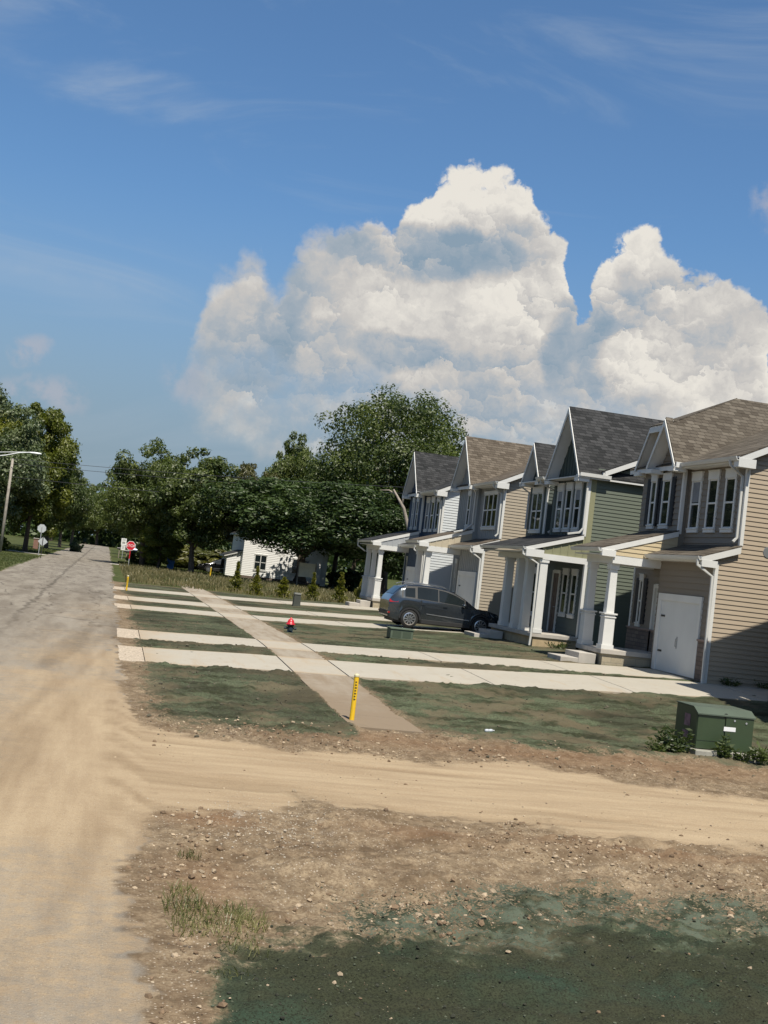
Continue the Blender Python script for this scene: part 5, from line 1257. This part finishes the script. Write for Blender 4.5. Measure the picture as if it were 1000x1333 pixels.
bush('shrub', 17.3, 80.5, .8, .7, 1.9, L_SHRUB, 3500, 'yellow-green bush beside the steps of the navy house', 'shrub', .09, seed=26)
# saplings
sap = [(8.4, 79.2, 1.9, 'thin upright sapling, leftmost of the row in the rough grass'), (9.5, 77.6, 1.75, 'second sapling from the left in the rough grass'), (11.4, 78.6, 1.25, 'short bushy sapling in the middle of the row below the notice board'), (13.4, 79.2, 1.75, 'loose tall sapling right of the short bushy one'), (15.5, 80.6, 1.95, 'full cone-shaped sapling, right end of the row')]
for i, (x, y, h, lab) in enumerate(sap):
    T = thing('sapling', (x, y, h1(x, y)-.03), lab, 'young tree', 'young trees in the rough grass')
    g = np.random.RandomState(40+i); n = 850
    z = g.rand(n)**1.2; rad = (.52 if i in (2, 4) else .40)*(1-z*.86)*np.sqrt(g.rand(n))*(1+.35*np.sin(z*23+i)); th = g.rand(n)*6.283
    if i in (0, 1, 3): rad *= np.where(z > .55, .55, 1.15)
    P = np.stack([rad*np.cos(th), rad*np.sin(th), .08+z*h], 1)
    a = np.stack([np.cos(th), np.sin(th), .5+g.normal(size=n)*.4], 1)+g.normal(size=(n, 3))*.4; a /= np.linalg.norm(a, axis=1)[:, None]
    b = np.cross(a, g.normal(size=(n, 3))); b /= np.linalg.norm(b, axis=1)[:, None]; s = g.uniform(.06, .13, n)
    V = np.stack([P-a*s[:, None], P+b*(s*.5)[:, None], P+a*s[:, None], P-b*(s*.5)[:, None]], 1).reshape(-1, 3)
    me = bpy.data.meshes.new('foliage'); me.from_pydata(V.tolist(), [], np.arange(4*n).reshape(-1, 4).tolist()); me.materials.append(L_SHRUB)
    o = bpy.data.objects.new('foliage', me); COL.objects.link(o); o.parent = T
    MB().tube([(0, 0, -.2), (0, 0, h*.5), (.02, 0, h*.95)], [.03, .022, .008], 6).build('trunk', BARK, T)

# ------------------------------------------------------------------ grass, weeds, stones
def blades(name, pts, hmin, hmax, wdt, m, seed, lean=.5, kind='stuff', parent=None, nseg=2):
    g = np.random.RandomState(seed); v = []; f = []
    for (x, y, z) in pts:
        h = g.uniform(hmin, hmax); th = g.rand()*6.283; l = g.uniform(.1, lean)*h; w = wdt*g.uniform(.6, 1.4); ph = g.rand()*6.283
        c, s = math.cos(th)*w, math.sin(th)*w; dx, dy = math.cos(ph)*l, math.sin(ph)*l; i = len(v)
        v += [(x-c, y-s, z), (x+c, y+s, z), (x+c*.7+dx*.35, y+s*.7+dy*.35, z+h*.6), (x-c*.7+dx*.35, y-s*.7+dy*.35, z+h*.6), (x+dx, y+dy, z+h*(1-.3*l/h))]
        f += [(i, i+1, i+2, i+3), (i+3, i+2, i+4)]
    me = bpy.data.meshes.new(name); me.from_pydata(v, [], f); me.materials.append(m)
    o = bpy.data.objects.new(name, me); COL.objects.link(o)
    if parent is not None: o.parent = parent
    elif kind: o['kind'] = kind
    return o
G_DRY = leaf_mat('dry_grass', (.10, .09, .035), (.30, .25, .13), .3, hue2=(.075, .09, .03)); G_GRN = leaf_mat('lawn_grass', (.035, .05, .014), (.10, .12, .035), .3); G_TUFT = leaf_mat('tuft_grass', (.09, .10, .032), (.30, .28, .12), .35); G_WEED = leaf_mat('weed_leaf', (.035, .055, .015), (.11, .14, .04), .35)
g = np.random.RandomState(5)
pts = []
while len(pts) < 22000:
    x, y = g.uniform(1, 30), g.uniform(76, 116)
    if y > cross_y(x)-2.4 or (x < 1.4): continue
    k = float(fbm(np.array([x]), np.array([y]), .25, 3, .5, 90.)[0])
    if g.rand() > k*1.6-.25: continue
    pts.append((x, y, h1(x, y)-.02))
o = blades('rough_grass', pts, .15, .5, .022, G_DRY, 6); tag(o, 'rough dry grass in front of the cross street', 'grass')
pts = [(x, y, h1(x, y)-.02) for x, y in zip(g.uniform(-16, ROAD_L-.1, 9000), g.uniform(60, 116, 9000)) if y < cross_y(x)-2.3]
o = blades('lawn_grass', pts, .06, .16, .03, G_GRN, 7); tag(o, 'mown grass on the left verge', 'grass')
pts = [(x, y, .38) for x, y in zip(g.uniform(1.4, 12, 6000), g.uniform(118, 135, 6000)) if y > cross_y(x)+2.2]+[(x, y, .38) for x, y in zip(g.uniform(-14, -5.8, 4000), g.uniform(128, 160, 4000)) if y > cross_y(x)+2.2]
o = blades('lawn_grass', pts, .06, .2, .035, G_GRN, 8); tag(o, 'grass beyond the cross street', 'grass')
# tufts at the near dirt edge
tl = 'tuft of wild grass at the edge of the near dark green soil'
for i, (x, y, sp, n, h) in enumerate(((1.02, 10.35, .16, 150, .26), (1.10, 9.85, .20, 230, .22), (1.40, 10.25, .13, 110, .20), (1.46, 9.95, .15, 150, .24), (1.38, 9.45, .16, 110, .16), (1.02, 10.85, .10, 60, .18), (1.16, 12.05, .10, 50, .16), (1.22, 8.75, .12, 40, .13))):
    T = thing('grass_tuft', (x, y, h1(x, y)+.0), tl, 'grass', 'grass tufts in the near dirt')
    n = int(n*.95); ps = [(a*sp, b*sp*1.2, 0) for a, b in zip(np.clip(g.normal(size=n)*.7, -1.1, 1.1), np.clip(g.normal(size=n)*.7, -1.1, 1.1))]
    blades('blades', ps, h*.3, h*.75, .004, G_TUFT, 100+i, lean=1.6, parent=T)
# broadleaf weeds round the transformer and by the porches
def weed(x, y, h, spread, n, label, seed, leaf=.07):
    T = thing('weed', (x, y, h1(x, y)-.02), label, 'weed', 'weeds around the transformer')
    gg = np.random.RandomState(seed); st = MB(); V = []; F = []
    for q in range(n):
        th = gg.rand()*6.283; l = spread*gg.rand()**.6; tip = Vector((math.cos(th)*l, math.sin(th)*l, h*gg.uniform(.45, 1))); base = Vector((math.cos(th)*l*.35, math.sin(th)*l*.35, 0))
        st.tube([base, base.lerp(tip, .6)+Vector((0, 0, .05)), tip], [.006, .005, .002], 4, False)
        for w in range(9):
            p = base.lerp(tip, .25+.75*w/8); a = Vector(gg.normal(size=3)); a.z = abs(a.z)*.4; a.normalize(); b = a.cross(Vector(gg.normal(size=3))).normalized(); s = leaf*gg.uniform(.6, 1.3); i = len(V)
            V += [tuple(p), tuple(p+a*s+b*s*.38), tuple(p+a*s*2), tuple(p+a*s-b*s*.38)]; F.append((i, i+1, i+2, i+3))
    st.build('stem', G_WEED, T); me = bpy.data.meshes.new('leaves'); me.from_pydata(V, [], F); me.materials.append(G_WEED); o = bpy.data.objects.new('leaves', me); COL.objects.link(o); o.parent = T
    return T
weed(11.45, 22.55, .55, .42, 34, 'leafy weed clump at the left foot of the transformer', 1)
weed(11.0, 22.5, .30, .35, 18, 'low weed left of the transformer, apart from the clump', 2, .05)
weed(12.35, 22.30, .52, .16, 12, 'upright weed before the middle of the transformer pad', 3)
weed(12.75, 22.28, .26, .25, 14, 'low weed in front of the right half of the pad', 4, .05)
weed(13.15, 22.25, .38, .20, 14, 'weed at the right end of the transformer pad', 5)
for i, (x, y, lab) in enumerate(((18.1, 32.75, 'weeds along the foot of the tan side wall'), (16.6, 42.9, 'small weed before the green house porch foundation'), (16.05, 49.4, 'weed under the left porch columns of the green house'), (19.3, 32.7, 'second patch of weeds along the tan side wall, farther back'))):
    weed(x, y, .28, .5, 22, lab, 20+i, .05)['group'] = 'weeds by the house walls'
# stones and clods: far too many to count
def scatter(name, n, sampler, smin, smax, m, seed, label):
    gg = np.random.RandomState(seed); V = []; F = []
    ph = (1+5**.5)/2
    base = np.array([(-1, ph, 0), (1, ph, 0), (-1, -ph, 0), (1, -ph, 0), (0, -1, ph), (0, 1, ph), (0, -1, -ph), (0, 1, -ph), (ph, 0, -1), (ph, 0, 1), (-ph, 0, -1), (-ph, 0, 1)], float)/1.9
    fc = np.array([(0, 11, 5), (0, 5, 1), (0, 1, 7), (0, 7, 10), (0, 10, 11), (1, 5, 9), (5, 11, 4), (11, 10, 2), (10, 7, 6), (7, 1, 8), (3, 9, 4), (3, 4, 2), (3, 2, 6), (3, 6, 8), (3, 8, 9), (4, 9, 5), (2, 4, 11), (6, 2, 10), (8, 6, 7), (9, 8, 1)])
    X, Y = sampler(gg, n); w, ro = soil(X, Y); Z = ground_z(X, Y, w, ro)
    s = smin*(smax/smin)**(gg.rand(len(X))**4.5)
    allv = []
    for k in range(len(X)):
        b = base*(gg.uniform(.65, 1.15, (12, 1)))*np.array([1, gg.uniform(.6, 1), gg.uniform(.45, .8)]); t = gg.rand()*6.283; c, sn = math.cos(t), math.sin(t)
        b = np.stack([b[:, 0]*c-b[:, 1]*sn, b[:, 0]*sn+b[:, 1]*c, b[:, 2]], 1)*s[k]
        allv.append(b+np.array([X[k], Y[k], Z[k]+s[k]*.15]))
    V = np.concatenate(allv); F = np.concatenate([fc+12*k for k in range(len(X))])
    me = bpy.data.meshes.new(name); me.from_pydata(V.tolist(), [], F.tolist()); me.materials.append(m)
    o = bpy.data.objects.new(name, me); COL.objects.link(o); tag(o, label, 'stones', None, 'stuff'); return o
def near_dirt(gg, n):
    X = []; Y = []
    while len(X) < n:
        x = gg.uniform(-.4, 10, 4000); y = 7.5+15*gg.rand(4000)**1.5
        ok = (x < .62*y+.6)
        w, ro = soil(x, y); p = ro*.9+.05; p = p*np.where(y > 21, .4, 1)*(1-.93*w['deep'])*(1-.5*w['green'])
        ok &= gg.rand(4000) < p*(.12+4.5*np.clip(fbm(x, y, .9, 4, .55, 12.)-.46, 0, 1)); X += list(x[ok]); Y += list(y[ok])
    return np.array(X[:n]), np.array(Y[:n])
STN = mat('dirt_stone', (.36, .28, .19), .9, .35, 7); CLOD = mat('dirt_clod', (.17, .115, .07), .95, .35, 9)
scatter('stones', 4600, near_dirt, .004, .045, STN, 3, 'pale stones and pebbles strewn over the near dirt')
scatter('dirt_clods', 5000, near_dirt, .005, .045, CLOD, 4, 'brown clods of earth strewn over the near dirt')
def on_track(gg, n):
    y = 7.5+26*gg.rand(n)**1.7; x = gg.uniform(-1.6, 1, n)+gg.rand(n)*np.where((y > 13.5) & (y < 19.5), 10, 0)
    k = fbm(x, y, .7, 4, .55, 19.); ok = gg.rand(n) < .10+3*np.clip(k-.46, 0, 1); return x[ok], y[ok]
scatter('track_grit', 9000, on_track, .003, .022, mat('grit', (.34, .28, .20), .95, .45, 9), 15, 'loose grit scattered over the road and the sandy track')
scatter('track_grit', 4000, on_track, .003, .020, mat('grit_dark', (.13, .10, .075), .95, .4, 9), 25, 'dark grit scattered over the road and the sandy track')
def patch(gg, n):
    x = gg.normal(2.1, .5, n); y = gg.normal(13.5, .8, n); return x, y
scatter('gravel', 900, patch, .006, .022, mat('white_gravel', (.40, .35, .28), .9, .4, 11), 5, 'patch of pale gravel on the dirt')
def lawn_s(gg, n):
    x = np.concatenate([gg.uniform(1.0, 4.8, n//2), gg.uniform(6.6, 15, n-n//2)]); y = gg.uniform(19.5, 44, n)
    ok = near_path(x, y) < .01; return x[ok], y[ok]
scatter('lawn_clods', 2600, lawn_s, .012, .06, mat('lawn_clod', (.085, .075, .05), .95, .4, 6), 6, 'small clods on the freshly seeded lawn')
def mulch_s(gg, n):
    x = np.concatenate([gg.uniform(.8, 7, n*2//3), gg.uniform(1.0, 15, n-n*2//3)]); y = np.concatenate([gg.uniform(7.4, 12.2, n*2//3), gg.uniform(20, 46, n-n*2//3)])
    w, ro = soil(x, y); ok = (near_path(x, y) < .01) & (gg.rand(n) < np.maximum(w['green'], w['speck']*.35)); return x[ok], y[ok]
scatter('seed_mulch', 9000, mulch_s, .004, .024, mat('mulch_dark', (.030, .032, .020), .95, .4, 5), 16, 'dark damp crumbs of seed mulch')
scatter('seed_mulch', 7000, mulch_s, .004, .017, mat('mulch_pale', (.070, .080, .052), .95, .4, 5), 17, 'pale green crumbs of seed mulch')
# crumpled bottle on the lawn
BO = thing('plastic_bottle', (7.75, 23.2, h1(7.75, 23.2)+.04), 'crushed pale plastic bottle lying on the seeded lawn', 'litter', None, .5)
MB().lathe([(0, -.10), (.03, -.10), (.034, -.05), (.028, 0), (.034, .04), (.03, .08), (.012, .10), (.012, .12)], 10, (0, 0, 0), 'x').build('bottle', mat('pale_plastic', (.5, .53, .56), .2, .2, 20), BO, smooth=True)
MB().lathe([(0, .12), (.014, .12), (.014, .14), (0, .14)], 8, (0, 0, 0), 'x').build('cap', mat('cap_white', (.7, .7, .7), .4), BO)
